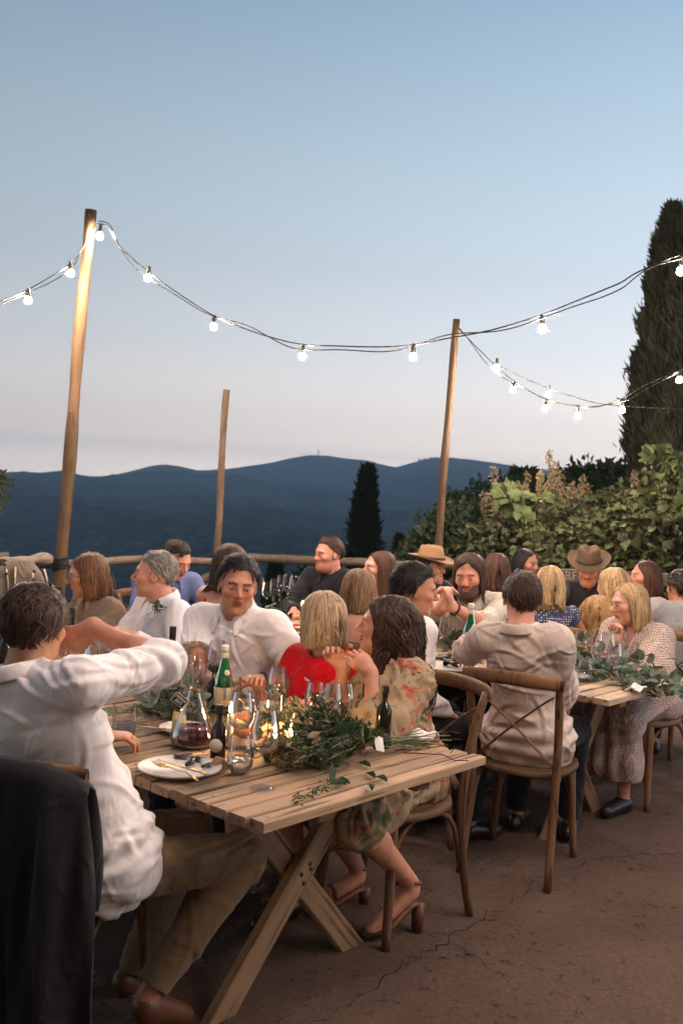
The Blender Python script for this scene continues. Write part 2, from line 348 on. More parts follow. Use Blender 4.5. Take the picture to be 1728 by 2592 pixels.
# mast and hamlet on the ridge
M['mast'] = mat('mast_grey', (.25, .25, .27), .7)
p = D(805, 1154, 3600); o = MB().tube([p, p + [0, 0, 26]], [2.2, .9], 5).tube([p+[0,0,14], p+[3,0,14]], 1.5, 5).build('radio_mast', M['mast']); tag(o, 'tiny radio mast standing on the highest hilltop', 'mast')
M['lit'] = mat('lit_window', (.9, .7, .5), .6, emis=((1, .62, .4), .6)); M['house'] = mat('pale_house', (.5, .42, .36), .8); M['roof'] = mat('clay_roof', (.25, .12, .08), .8)
for k, (x, y) in enumerate([(1075, 1166), (1090, 1163), (1103, 1162), (1118, 1160), (1062, 1168)]):
    p = D(x, y+1, 3560); t = thing('hilltop_house', ['second', 'third', 'fourth', 'rightmost', 'leftmost'][k] + ' tiny lit house in the row of the right hilltop hamlet', 'house', p, 0, 'hamlet houses on the ridge')
    MB().box((0, 0, 2), (12, 9, 8)).build('wall', M['house'], t, False)
    MB().add([(-7, -5.4, 6), (7, -5.4, 6), (7, 5.4, 6), (-7, 5.4, 6), (-7, 0, 9), (7, 0, 9)], [(0, 1, 5, 4), (2, 3, 4, 5), (1, 2, 5), (3, 0, 4), (0, 3, 2, 1)]).build('roof', M['roof'], t, False)
    MB().box((0, -4.6, 2.5), (3.5, .3, 3)).build('window', M['lit'], t, False)
# ---------------------------------------------------------------- fence and poles
M['rail'] = wood('weathered_rail', (.035, .027, .020), (.15, .115, .085), .85, axis=0, scale=1.3, bumps=1)
M['pole'] = wood('pine_pole', (.055, .031, .014), (.10, .060, .029), .6, axis=2, scale=1.0, bumps=.3)
M['bark'] = wood('bark_post', (.04, .027, .018), (.17, .115, .075), .9, axis=2, scale=1.6, bumps=1.2)
M['strap'] = mat('black_strap', (.006, .006, .007), .5)
def log(a, b, r0, r1, seed, n=10, seg=16, wob=.012):
    r = random.Random(seed); a = np.array(a, float); b = np.array(b, float); P = []; rr = []
    ph = [r.uniform(0, 6) for _ in range(6)]
    for i in range(seg+1):
        t = i/seg; o = np.array([math.sin(ph[0]+t*5)+.5*math.sin(ph[3]+t*13), math.sin(ph[1]+t*4), math.sin(ph[2]+t*6)+.5*math.sin(ph[4]+t*11)])*wob
        P.append(a + (b-a)*t + o*(1 if 0 < i < seg else 0)); rr.append((r0 + (r1-r0)*t)*(1 + .07*math.sin(ph[5]+t*23)+r.uniform(-.04, .04)))
    return P, rr
fence = thing('rail_fence', 'rustic log rail fence along the terrace edge behind the far tables', 'fence', (0, 0, 0))
def f3(t, z, off=0): p = FA + fd*t + fn*off; return np.array([p[0], p[1], z])
L_f = np.linalg.norm(FB-FA)
for k, (t0, t1, z0, z1, rr) in enumerate([(-2.4, .35, 1.0, 1.02, .036), (.3, 2.05, .985, 1.0, .033), (1.95, 4.2, 1.02, .99, .036), (4.1, 6.4, .985, .96, .033)]):
    P, r_ = log(f3(t0, z0), f3(t1, z1), rr*1.05, rr*.9, 20+k); MB().tube(P, r_, 10).build('rail', M['rail'], fence)
P, r_ = log(f3(-2.4, .5, .03), f3(6.4, .46, .03), .03, .028, 31, seg=40); MB().tube(P, r_, 9).build('rail', M['rail'], fence)
P, r_ = log(f3(1.35, .62, -.03), f3(2.0, .98, -.02), .032, .03, 33); MB().tube(P, r_, 9).build('brace', M['rail'], fence)
for k, t in enumerate([-1.9, .02, 2.02, 4.35, 6.2]):
    P, r_ = log(f3(t+.06, 0, .05), f3(t+.06, 1.06, .05), .045, .04, 40+k, seg=8); MB().tube(P, r_, 9).build('post', M['bark'], fence)
def pole(px_top, px_low, d, r0, r1, m, name, label, seed, straps=()):
    a = D(px_low[0], px_low[1], d); b = D(px_top[0], px_top[1], d); t = a[2]/(b[2]-a[2]); base = a - (b-a)*t
    o = thing(name, label, 'pole', base); P, r_ = log(np.zeros(3), b-base, r0, r1, seed, seg=22, wob=.006)
    mb = MB().tube(P, r_, 14); rr = random.Random(seed); s = mb.build('shaft', m, o)
    for i in range(9):                            # knots standing proud of the shaft
        k = rr.uniform(.3, .97); q = np.array(P[int(k*22)]); an = rr.uniform(3.3, 6.1); dirn = np.array([math.cos(an), math.sin(an), 0]); q = q + dirn*(r_[int(k*22)]-.003)
        MB().tube([q - dirn*.004, q + dirn*.002, q + dirn*.005], [.011, .010, .004], 8).build('knot', MATS['knot'], o)
    for z in straps:
        q = np.array(P[0]) + (b-base)*(z/(b[2])) ; tb = []
        for i in range(5):
            an0 = rr.uniform(0, 6); zz = rr.uniform(-.03, .03)
            tb = [q + np.array([(r0+.006)*math.cos(t), (r0+.006)*math.sin(t), zz + .012*math.sin(t+an0)]) for t in np.linspace(0, 6.28, 18)]
            MB().tube(tb, .006, 6).build('strap', M['strap'], o)
    return base, b
mat('knot', (.10, .05, .022), .7)
pb1, pt1 = pole((231, 532), (152, 1440), 6.95, .046, .040, M['pole'], 'light_pole', 'tall smooth pine pole at left carrying the string lights', 1, (1.03, .98))
pb2, pt2 = pole((574, 987), (547, 1395), 7.75, .030, .026, M['bark'], 'bark_pole', 'short bark-covered pole without lights rising from fence', 2, (1.02,))
pb3, pt3 = pole((1155, 808), (1110, 1370), 8.6, .036, .031, M['pole'], 'light_pole', 'pine pole right of the cypress where two light strings meet', 3)
q3 = D(1144, 1060, 8.62); MB().tube([q3 + [.02, -.02, -.75], q3 + [.012, -.02, 0]], [.02, .016], 8).build('splice_stake', M['rail'], bpy.data.objects['light_pole.001']) if False else None
# ---------------------------------------------------------------- string lights
M['cable'] = mat('black_cable', (.012, .011, .011), .5); M['socket'] = mat('bulb_socket', (.05, .045, .03), .55)
M['bulb'] = mat('lit_bulb', (1, .9, .75), .3, emis=((1, .755, .60), 1750))
bulb_me = MB().lathe([(0.0, -.043), (.010, -.0415), (.0175, -.037), (.0215, -.029), (.0222, -.021), (.0205, -.012), (.016, -.004), (.012, .004), (0, .005)], 16).mesh('bulb'); bulb_me.materials.append(M['bulb'])
sock_me = MB().lathe([(0, .058), (.009, .058), (.0115, .052), (.0115, .040), (.0145, .036), (.0155, .004), (.014, -.003), (0, -.003)], 12).mesh('bulb_socket'); sock_me.materials.append(M['socket'])
def light_string(label, pts, bulbs, group=None, seed=0, second=True):
    """pts: the cable's way as 3-D points; bulbs: 3-D bulb centres hanging from it"""
    r = random.Random(seed); o = thing('string_lights', label, 'string lights', pts[0]); o0 = np.array(pts[0])
    P = [np.array(p, float) for p in pts]
    # smooth (Catmull-Rom)
    Q = []
    for i in range(len(P)-1):
        p0, p1, p2, p3 = P[max(i-1, 0)], P[i], P[i+1], P[min(i+2, len(P)-1)]
        for t in np.linspace(0, 1, 14, endpoint=False):
            Q.append(.5*((2*p1) + (-p0+p2)*t + (2*p0-5*p1+4*p2-p3)*t*t + (-p0+3*p1-3*p2+p3)*t**3))
    Q.append(P[-1]); Q = np.array(Q)
    MB().tube(Q - o0, .0042, 6).build('cable', M['cable'], o)
    if second:                                    # the slack second cable twisting round the first
        s = np.concatenate([[0], np.cumsum(np.linalg.norm(np.diff(Q, axis=0), axis=1))]); d2 = []
        for i, q in enumerate(Q):
            a = .022*math.sin(s[i]*4.3 + seed) + .012*math.sin(s[i]*9.1+1); d2.append(q + np.array([.01*math.cos(s[i]*5), .02*math.sin(s[i]*3.1), a - .012]))
        MB().tube(np.array(d2) - o0, .0036, 6).build('cable', M['cable'], o)
    for b in bulbs:
        b = np.array(b); k = np.argmin(np.linalg.norm(Q[:, :2] - b[:2], axis=1)); top = Q[k]
        d = nrm(top - b); rot = Vector((0, 0, 1)).rotation_difference(Vector((d[0]*.5, d[1]*.5, 1))).to_euler()
        s = link('bulb_socket', sock_me, None, o); s.location = tuple(b + np.array([d[0]*.012, d[1]*.012, .027]) - o0); s.rotation_euler = rot
        g = link('bulb', bulb_me, None, s)
    return o
light_string('overhead string of lit bulbs crossing above the nearest table, out of view', [np.array(p) for p in [(3.1, 3.6, 3.2), (2.2, 3.2, 3.62), (1.2, 2.85, 3.5), (.2, 2.6, 3.45), (-.8, 2.4, 3.5), (-1.8, 2.2, 3.68), (-2.8, 2.0, 3.95)]], [np.array(p) for p in [(2.2, 3.2, 3.52), (1.6, 2.98, 3.44), (1.0, 2.78, 3.39), (.4, 2.64, 3.36), (-.2, 2.52, 3.36), (-.8, 2.4, 3.41)]], seed=5)
def DD(l): return [D(*p) for p in l]
light_string('string of lit bulbs coming in from the left edge to the tall pole', DD([(-160, 815, 5.9), (-60, 785, 6.1), (0, 763, 6.3), (72, 733, 6.5), (178, 668, 6.7), (215, 620, 6.85), (243, 572, 6.9)]),
    DD([(72, 763, 6.5), (179, 694, 6.7), (-60, 815, 6.1)]), seed=1)
main_pts = DD([(247, 566, 6.9), (275, 575, 6.88), (305, 625, 6.85), (378, 690, 6.75), (470, 755, 6.65), (548, 803, 6.55), (620, 832, 6.45), (690, 855, 6.35), (766, 872, 6.25), (860, 876, 6.15), (960, 878, 6.05), (1045, 873, 5.95), (1130, 857, 5.85), (1240, 836, 5.75), (1362, 800, 5.6), (1450, 765, 5.5), (1560, 720, 5.35), (1700, 660, 5.2)])
ext = [np.array(p) for p in [(2.6, 4.6, 3.05), (3.1, 3.6, 3.2), (2.75, 2.6, 2.95), (2.3, 1.6, 2.95), (1.8, .6, 3.15), (1.5, -.4, 3.35)]]
light_string('long string of lit bulbs sagging across from the tall pole to the right', main_pts + ext,
    DD([(253, 600, 6.88), (374, 706, 6.75), (541, 830, 6.55), (765, 905, 6.25), (1045, 906, 5.95), (1371, 836, 5.6), (1722, 690, 5.2)]) + [np.array(p) for p in [(2.85, 4.2, 3.0), (3.08, 3.7, 3.08), (2.95, 3.2, 3.0), (2.7, 2.5, 2.83), (2.35, 1.7, 2.85), (2.0, 1.0, 2.93)]], seed=2)
light_string('lower string of small lit bulbs between the right pole and cypress', DD([(1158, 830, 8.55), (1232, 905, 8.5), (1300, 965, 8.4), (1380, 1010, 8.3), (1460, 1028, 8.2), (1510, 1030, 8.1), (1575, 1008, 8.0), (1640, 970, 7.9), (1715, 940, 7.8), (1800, 900, 7.7)]),
    DD([(1256, 932, 8.47), (1297, 989, 8.4), (1379, 1036, 8.3), (1461, 1054, 8.2), (1573, 1040, 8.0), (1718, 964, 7.8)]), seed=3)
light_string('slack upper string with one lit bulb above the lower string', DD([(1246, 914, 8.6), (1300, 945, 8.6), (1388, 983, 8.55), (1450, 1004, 8.5), (1520, 1022, 8.45), (1640, 1032, 8.4), (1750, 1036, 8.4)]), DD([(1387, 1000, 8.55)]), seed=4, second=False)
# ---------------------------------------------------------------- leaves
def leaf_mesh(name, P, Dv, Nv, ln, wd, mats=None, fold=.25):
    """P base points, Dv directions, Nv normals, ln/wd sizes: one folded four-cornered leaf each"""
    P = np.asarray(P, np.float32); n = len(P); Dv = Dv/np.linalg.norm(Dv, axis=1, keepdims=True)
    S = np.cross(Dv, Nv); S = S/(np.linalg.norm(S, axis=1, keepdims=True)+1e-9); U = np.cross(S, Dv)
    ln = np.broadcast_to(ln, n)[:, None]; wd = np.broadcast_to(wd, n)[:, None]
    a = P; b = P + Dv*ln*.45 + S*wd*.5 + U*wd*fold; c = P + Dv*ln; d = P + Dv*ln*.45 - S*wd*.5 + U*wd*fold
    V = np.stack([a, b, c, d], 1).reshape(-1, 3); i = np.arange(n)*4
    T = np.concatenate([np.stack([i, i+1, i+2], 1), np.stack([i, i+2, i+3], 1)])
    return mesh_np(name, V, None, T, smooth=False)
def rdir(n): v = rng.normal(size=(n, 3)); return v/np.linalg.norm(v, axis=1, keepdims=True)
def leafmat(name, c1, c2, scale=1.2, rough=.6, tl=.25):
    m = mat(name, c1, rough, .3, noise=(scale, .1), tone2=c2)
    n = m.node_tree.nodes; l = m.node_tree.links; b = n['Principled BSDF']; t = n.new('ShaderNodeBsdfTranslucent'); mx = n.new('ShaderNodeMixShader'); mx.inputs[0].default_value = tl
    src = b.inputs['Base Color'].links[0].from_socket; l.new(src, t.inputs[0]); l.new(b.outputs[0], mx.inputs[1]); l.new(t.outputs[0], mx.inputs[2]); l.new(mx.outputs[0], n['Material Output'].inputs[0])
    return m
M['cyp'] = leafmat('cypress_green', (.012, .020, .010), (.030, .040, .018), 3)
M['cypw'] = leafmat('cypress_olive', (.022, .027, .014), (.070, .068, .034), 2.5)
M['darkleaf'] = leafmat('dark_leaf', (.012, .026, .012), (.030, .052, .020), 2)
M['vine'] = leafmat('vine_leaf', (.034, .055, .017), (.098, .125, .040), 1.6, tl=.35)
M['vined'] = leafmat('vine_leaf_dark', (.018, .023, .009), (.058, .058, .021), 1.4, tl=.3)
M['tan'] = leafmat('dry_flower', (.12, .095, .055), (.30, .24, .14), 3)
M['olive'] = leafmat('olive_leaf', (.04, .05, .028), (.11, .12, .06), 3)
M['trunk'] = mat('tree_bark', (.045, .032, .022), .95, .1, noise=(6, .5), bump=(20, .8, .02))
def cypress(label, base, top, rmax, n, m, d, leafl, group=None, prof=None, seed=0, lean=None):
    """base/top pixels at distance d; spindle of upright sprays"""
    a = D(*base, d); b = D(*top, d); ax = b - a; H = np.linalg.norm(ax)
    o = thing('cypress_tree', label, 'cypress', a, 0, group)
    mb = MB().tube([np.array([0, 0, -.5]), ax*.3, ax*.9], [rmax*.16, rmax*.12, .01], 8); mb.build('trunk', M['trunk'], o)
    g = np.random.default_rng(seed)
    t = g.random(n)**.85; pr = np.interp(t, *(prof or ([0, .06, .25, .55, .8, .93, 1], [.5, .8, 1, .92, .6, .3, .03])))
    an = g.random(n)*6.283; lob = 1 + .16*np.sin(an*3 + t*11 + seed) + .12*np.sin(an*5 - t*23) + .1*np.sin(t*47 + an)
    rr = rmax*pr*lob*np.sqrt(g.random(n)*.75 + .25)*(1 + .3*g.random(n)*(g.random(n) > .92))
    P = ax[None]*t[:, None] + np.stack([np.cos(an)*rr, np.sin(an)*rr, g.normal(0, .02, n)*H*.3], 1)
    Dv = np.stack([np.cos(an)*.35, np.sin(an)*.35, np.ones(n)*1.0], 1) + g.normal(0, .28, (n, 3)); Nv = np.stack([np.cos(an), np.sin(an), np.zeros(n)], 1) + g.normal(0, .5, (n, 3))
    link('crown', leaf_mesh('crown', P, Dv, Nv, leafl*(.6+.8*g.random(n)), leafl*.3), m, o)
    # inner mass so the middle is dense
    return o
def bushy(name, label, cat, blobs, n, m, leafl, seed=0, group=None, trunk=True, wr=.6, updir=.2):
    """blobs: (centre, radii) ; leaves through their volume, denser towards the skin"""
    g = np.random.default_rng(seed); c0 = np.array(blobs[0][0]); o = thing(name, label, cat, (c0[0], c0[1], 0 if c0[2] > 0 else c0[2]-2), 0, group); org = np.array(o.location)
    vol = np.array([np.prod(b[1]) for b in blobs])**.67; cnt = (n*vol/vol.sum()).astype(int); PP = []; NN = []
    for (c, r), k in zip(blobs, cnt):
        u = g.normal(size=(k, 3)); u /= np.linalg.norm(u, axis=1, keepdims=True)
        lump = 1 + .22*np.sin(u[:, 0]*5 + c[0]*7)*np.sin(u[:, 1]*6 + c[1]*3) + .2*np.sin(u[:, 2]*7 + c[0]) + .12*np.sin(u[:, 0]*13+u[:, 2]*11)
        rr = (g.random(k)**.4)*lump
        PP.append(np.array(c) + u*rr[:, None]*np.array(r)); NN.append(u)
    P = np.concatenate(PP) - org; Nn = np.concatenate(NN)
    Dv = Nn*.5 + g.normal(0, .6, Nn.shape) + [0, 0, updir]; Nv = Nn + g.normal(0, .5, Nn.shape)
    link('crown', leaf_mesh('crown', P, Dv, Nv, leafl*(.6+.8*g.random(len(P))), leafl*wr), m, o)
    if trunk:
        mb = MB()
        for (c, r) in blobs[:8]:
            e1 = np.array(c) - org; mb.tube([np.array([0, 0, -.3]) + g.normal(0, .05, 3), e1*.5 + g.normal(0, .05, 3), e1], [.05, .03, .008], 6)
        mb.build('trunk', M['trunk'], o)
    return o
# far cypresses below the terrace
cypress('tall dark cypress standing alone beyond the rail in the middle', (908, 1560), (930, 1200), .34, 12000, M['cyp'], 27, .30, seed=3, prof=([0, .3, .55, .75, .9, 1], [1, 1, .86, .56, .26, .01]))
cypress('small dark cypress tip just right of the tall one', (1003, 1560), (1010, 1368), .13, 2500, M['cyp'], 24, .2, seed=4)
cypress('small cypress below the rail behind the wine glasses', (690, 1600), (697, 1437), .20, 4000, M['cyp'], 22, .2, seed=5)
bushy('dark_bush', 'rounded dark bush below the rail left of the far man', 'bush', [(D(765, 1505, 21), (.5, .5, .5)), (D(745, 1530, 21), (.45, .4, .5)), (D(790, 1490, 21), (.4, .4, .42))], 5000, M['darkleaf'], .13, seed=6)
# right-hand cypresses
cp = ([0, .15, .4, .62, .8, .92, 1], [.85, 1, .96, .8, .55, .28, .02])
cypress('huge brown-green cypress rising out of frame at the right', (1668, 1330), (1700, 545), .37, 42000, M['cypw'], 12.5, .155, seed=8, prof=cp)
cypress('second huge cypress cut by the right picture edge', (1760, 1330), (1775, 480), .44, 26000, M['cypw'], 12.0, .155, seed=9, prof=cp)
cypress('low feathery cypress in front of the second huge one', (1722, 1300), (1722, 985), .34, 9000, M['cypw'], 11.2, .13, seed=10, prof=([0, .3, .7, 1], [1, 1, .8, .2]))
# conifer and dark trees behind the hedge
def conifer(label, base, top, d, r, n, seed):
    a = D(*base, d); b = D(*top, d); ax = b-a; H = np.linalg.norm(ax); o = thing('spruce_tree', label, 'spruce', a); g = np.random.default_rng(seed)
    MB().tube([np.zeros(3), ax*.98], [.09, .01], 8).build('trunk', M['trunk'], o)
    t = g.random(n); tier = np.floor(t*11)/11; f = (t-tier)*11; an = g.random(n)*6.283
    rr = r*(1.02-tier)*(.55+.45*np.sin(an*4+tier*31))*(.25+.75*g.random(n)); P = ax*tier[:, None] + np.stack([np.cos(an)*rr, np.sin(an)*rr, H*.08*g.random(n) - rr*.18], 1)
    Dv = np.stack([np.cos(an), np.sin(an), -.15+0*an], 1) + g.normal(0, .4, (n, 3)); link('crown', leaf_mesh('crown', P, Dv, rdir(n), .2, .08), M['darkleaf'], o)
conifer('dark tiered spruce behind the vine shoots right of the pole', (1310, 1420), (1325, 1195), 13, .62, 9000, 2)
bushy('dark_tree', 'dark round-headed tree behind the tan flowering shrub', 'tree', [(D(1500, 1270, 14), (.5, .5, .55)), (D(1455, 1290, 14), (.45, .45, .5)), (D(1555, 1250, 13.5), (.42, .4, .4)), (D(1500, 1330, 14), (.8, .5, .5))], 11000, M['darkleaf'], .12, seed=12)
bushy('dark_bush', 'dark leafy bush right behind the foot of the right pole', 'bush', [(D(1085, 1395, 10.5), (.22, .25, .26)), (D(1130, 1370, 10.8), (.3, .3, .3)), (D(1050, 1410, 10.6), (.18, .2, .2)), (D(1190, 1370, 10.8), (.35, .3, .36)), (D(1090, 1440, 10.4), (.4, .3, .3))], 9000, M['olive'], .075, seed=13)
bushy('dark_bush', 'tall dark green bush between spruce and right pole', 'bush', [(D(1215, 1330, 12), (.45, .3, .36)), (D(1150, 1320, 12), (.25, .3, .3)), (D(1270, 1320, 12), (.45, .4, .45)), (D(1200, 1400, 12), (.7, .4, .5))], 9000, M['darkleaf'], .09, seed=14)
# tan flowering shrub
g = np.random.default_rng(5); o = thing('flowering_shrub', 'tan dry-flowered shrub with upright plumes above the vine hedge', 'shrub', D(1400, 1420, 9.6)*np.array([1, 1, 0])); org = np.array(o.location); PP = []; DV = []
mbs = MB()
for k in range(60):
    top = D(1420 + g.normal(0, 85), 1260 + g.normal(0, 60) - 0, 9.6 + g.normal(0, .15)); 
    if k < 9: top = D([1395, 1410, 1425, 1375, 1440, 1360, 1450, 1500, 1590][k], [1205, 1215, 1225, 1240, 1235, 1265, 1225, 1275, 1250][k], 9.55)
    bot = top + np.array([g.normal(0, .12), g.normal(0, .1), -.75]); mbs.tube([bot-org, (top+bot)/2-org+g.normal(0, .02, 3), top-org], [.006, .004, .002], 4)
    m_ = 230; t = g.random(m_)**.7; PP.append(bot + (top-bot)*t[:, None] + g.normal(0, .03, (m_, 3))*(1.3-t)[:, None]*1.3 - org); DV.append(rdir(m_)*.8 + [0, 0, .6])
P = np.concatenate(PP); link('flower_plumes', leaf_mesh('plumes', P, np.concatenate(DV), rdir(len(P)), .035, .02), M['tan'], o); mbs.build('stem', M['trunk'], o)
# the vine hedge
def leaf5():                                      # lobed vine leaf, base at origin pointing +x
    out = [(0, 0), (-.12, .22), (.1, .42), (.3, .5), (.42, .34), (.62, .36), (.68, .2), (1, 0), (.68, -.2), (.62, -.36), (.42, -.34), (.3, -.5), (.1, -.42), (-.12, -.22)]
    V = [(.35, 0, .05)] + [(x, y, -.10*abs(y) - .12*max(0, x-.4)) for x, y in out]; n = len(out)
    return np.array(V), [(0, i+1, (i+1) % n + 1) for i in range(n)]
LV, LF = leaf5()
leaf_me = []
for s, m in ((1, 'vine'), (1, 'vined')):
    me = MB().add(LV, LF).mesh('leaf'); me.materials.append(M[m]); leaf_me.append(me)
hedge = thing('vine_hedge', 'leafy green grapevine hedge behind the tables at the right', 'hedge', (2.2, 8.9, 0)); ho = np.array([2.2, 8.9, 0])
hb = [(D(1130, 1465, 9.4), (.45, .3, .28)), (D(1230, 1435, 9.3), (.5, .35, .27)), (D(1330, 1415, 9.2), (.5, .4, .32)), (D(1440, 1405, 9.1), (.55, .4, .36)), (D(1550, 1390, 9.0), (.6, .4, .36)), (D(1660, 1370, 8.9), (.55, .4, .46)), (D(1760, 1340, 8.8), (.6, .4, .58)), (D(1300, 1490, 9), (.8, .3, .6)), (D(1500, 1480, 8.9), (.9, .3, .6)), (D(1680, 1480, 8.8), (.9, .3, .7)), (D(1285, 1345, 9.5), (.28, .3, .14)), (D(1560, 1300, 9.4), (.35, .3, .28)), (D(1700, 1265, 9.2), (.36, .3, .30)), (D(1860, 1330, 8.7), (.7, .5, .7)), (D(1420, 1340, 9.5), (.5, .3, .3))]
g = np.random.default_rng(21); PP = []; NN = []; cnt = 26000; vol = np.array([np.prod(b[1]) for b in hb])**.67
for (c, r), k in zip(hb, (cnt*vol/vol.sum()).astype(int)):
    u = g.normal(size=(k, 3)); u /= np.linalg.norm(u, axis=1, keepdims=True); lump = 1 + .2*np.sin(u[:, 0]*6 + c[0]*5)*np.sin(u[:, 2]*7) + .15*np.sin(u[:, 2]*9 + c[0]*4)
    PP.append(np.array(c) + u*((g.random(k)**.45)*lump)[:, None]*np.array(r)); NN.append(u)
P = np.concatenate(PP); Nn = np.concatenate(NN); Dv = g.normal(0, .6, P.shape) + Nn*.3 + [0, -.2, -.5]; Nv = Nn + g.normal(0, .45, P.shape) + [0, -.5, .4]
sel = np.arange(len(P)); h1 = sel[:len(sel)//2]; h2 = sel[len(sel)//2:]
perm = g.permutation(len(P)); h1, h2 = perm[:len(P)//3], perm[len(P)//3:]
o = link('leaf_mass', leaf_mesh('leaf_mass', P[h1]-ho, Dv[h1], Nv[h1], .05+.05*g.random(len(h1)), .065), M['vine'], hedge); tag(o, kind='stuff')
o = link('leaf_mass', leaf_mesh('leaf_mass', P[h2]-ho, Dv[h2], Nv[h2], .045+.05*g.random(len(h2)), .06), M['vined'], hedge); tag(o, kind='stuff')
def put_leaf(me, p, d, n, s, parent, org, name='leaf'):
    d = nrm(d); s_ = nrm(np.cross(n, d)); u_ = np.cross(d, s_)
    o = link(name, me, None, parent); mw = Matrix(((d[0], s_[0], u_[0], p[0]-org[0]), (d[1], s_[1], u_[1], p[1]-org[1]), (d[2], s_[2], u_[2], p[2]-org[2]), (0, 0, 0, 1))); o.matrix_local = mw @ Matrix.Scale(s, 4); return o
k = 0
for i in range(4000):                             # the nearest leaves singly
    if k >= 215: break
    c, r = hb[g.integers(0, 10)]; u = nrm(g.normal(size=3) + [0, -1.3, .3]); p = np.array(c) + u*np.array(r)*1.04
    k += 1; put_leaf(leaf_me[0 if g.random() < .55 else 1], p, g.normal(0, .5, 3)+[0, -.25, -.7], u + [0, -.5, .4] + g.normal(0, .3, 3), .075+.055*g.random(), hedge, ho)
mbs = MB()
for shoot in ([(1330, 1310), (1300, 1290), (1280, 1262), (1262, 1240)], [(1400, 1260), (1350, 1262), (1320, 1255), (1300, 1235)], [(1728, 1190), (1690, 1170), (1660, 1145), (1632, 1135)], [(1740, 1180), (1715, 1150), (1690, 1140), (1668, 1142)]):
    pts = [D(x, y, 9.0) for x, y in shoot]; mbs.tube([q-ho for q in pts], .006, 5)
    for t in np.linspace(0, 2.95, 19):
        i = int(t); q = pts[i] + (pts[i+1]-pts[i])*(t-i) + g.normal(0, .035, 3); put_leaf(leaf_me[0], q, g.normal(0, .5, 3)+[-.3, -.3, -.3], [g.normal(0, .4), -1, .5], .085+.06*g.random(), hedge, ho)
mbs.build('shoot', mat('vine_shoot', (.10, .12, .04), .7), hedge)
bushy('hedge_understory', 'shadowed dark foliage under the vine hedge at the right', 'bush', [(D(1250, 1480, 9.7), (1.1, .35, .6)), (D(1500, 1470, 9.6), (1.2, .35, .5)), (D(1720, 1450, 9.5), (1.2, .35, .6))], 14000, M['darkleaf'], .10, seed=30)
# feathery sprig entering at the left edge
sp = thing('fern_sprig', 'bright green feathery sprig poking in at the left edge', 'sprig', D(-60, 1240, 5.0)); so = np.array(sp.location); mbs = MB(); PP = []; DV = []
for (a, b, c) in [((-60, 1245), (-10, 1215), (30, 1222)), ((-60, 1250), (-15, 1230), (22, 1265)), ((-60, 1260), (-25, 1255), (5, 1290)), ((-60, 1230), (-20, 1200), (10, 1200))]:
    q = [D(*a, 5), D(*b, 5), D(*c, 5)]; mbs.tube([x-so for x in q], .002, 4)
    for t in np.linspace(.25, 2, 26):
        i = min(int(t), 1); p = q[i] + (q[i+1]-q[i])*(t-i); d = nrm(q[i+1]-q[i])
        for sgn in (-1, 1): PP.append(p-so); DV.append(d*.5 + sgn*np.array([0, .35, .9])*.8 + rng.normal(0, .1, 3))
link('leaflets', leaf_mesh('leaflets', np.array(PP), np.array(DV), rdir(len(PP))*.3 + [0, -1, .2], .034, .009), M['vine'], sp); mbs.build('stem', MATS['vine_shoot'], sp)
# bench with carved letters at the hedge
bench = thing('wooden_bench', 'weathered wooden bench with carved letters in front of the hedge', 'bench', D(1430, 1560, 8.0)*np.array([1, 1, 0]) , R(8)); bo = np.array(bench.location)
zt = D(1430, 1457, 8.0)[2]
for k, zz in enumerate((zt, zt-.16, zt-.3)): MB().box((.1, 0, zz), (1.5, .03, .11), bev=.005).build('back_board', M['rail'], bench, False)
for x in (-.55, .1, .75): MB().box((x, .02, zt/2+.03), (.06, .05, zt), bev=.004).build('post', M['rail'], bench, False)
MB().box((.1, -.22, .45), (1.5, .4, .035), bev=.004).build('seat', M['rail'], bench, False)
def text_obj(name, body, size, mt, parent, loc, rot, ext=.002):
    cu = bpy.data.curves.new(name, 'FONT'); cu.body = body; cu.size = size; cu.extrude = ext; cu.align_x = 'CENTER'; cu.align_y = 'CENTER'
    tmp = bpy.data.objects.new(name, cu); C.objects.link(tmp); dg = bpy.context.evaluated_depsgraph_get(); me = bpy.data.meshes.new_from_object(tmp.evaluated_get(dg))
    bpy.data.objects.remove(tmp); me.materials.clear(); me.materials.append(mt); o = link(name, me, None, parent); o.location = loc; o.rotation_euler = rot; return o
text_obj('carved_letters', 'ARFA', .10, mat('pale_letter', (.36, .28, .2), .8), bench, (.02, -.017, zt), (R(90), 0, 0))
# haze over the valley
zmin = float(V[..., 2].min()) - 1; zmax = float(V[..., 2].max()) + 4
mb = MB(); mb.box((0, 0, (zmin+zmax)/2), (9200, 9200, zmax-zmin)); hz = bpy.data.materials.new('valley_haze'); hz.use_nodes = True; n = hz.node_tree.nodes; n.clear()
om = n.new('ShaderNodeOutputMaterial'); pv = n.new('ShaderNodeVolumePrincipled'); pv.inputs['Color'].default_value = (.58, .77, 1, 1); pv.inputs['Density'].default_value = 3.1e-4; pv.inputs['Anisotropy'].default_value = .0
hz.node_tree.links.new(pv.outputs[0], om.inputs['Volume']); ho_ = mb.build('haze', hz, None, False); tag(ho_, 'thin blue evening haze filling the valley', None, None, 'stuff')
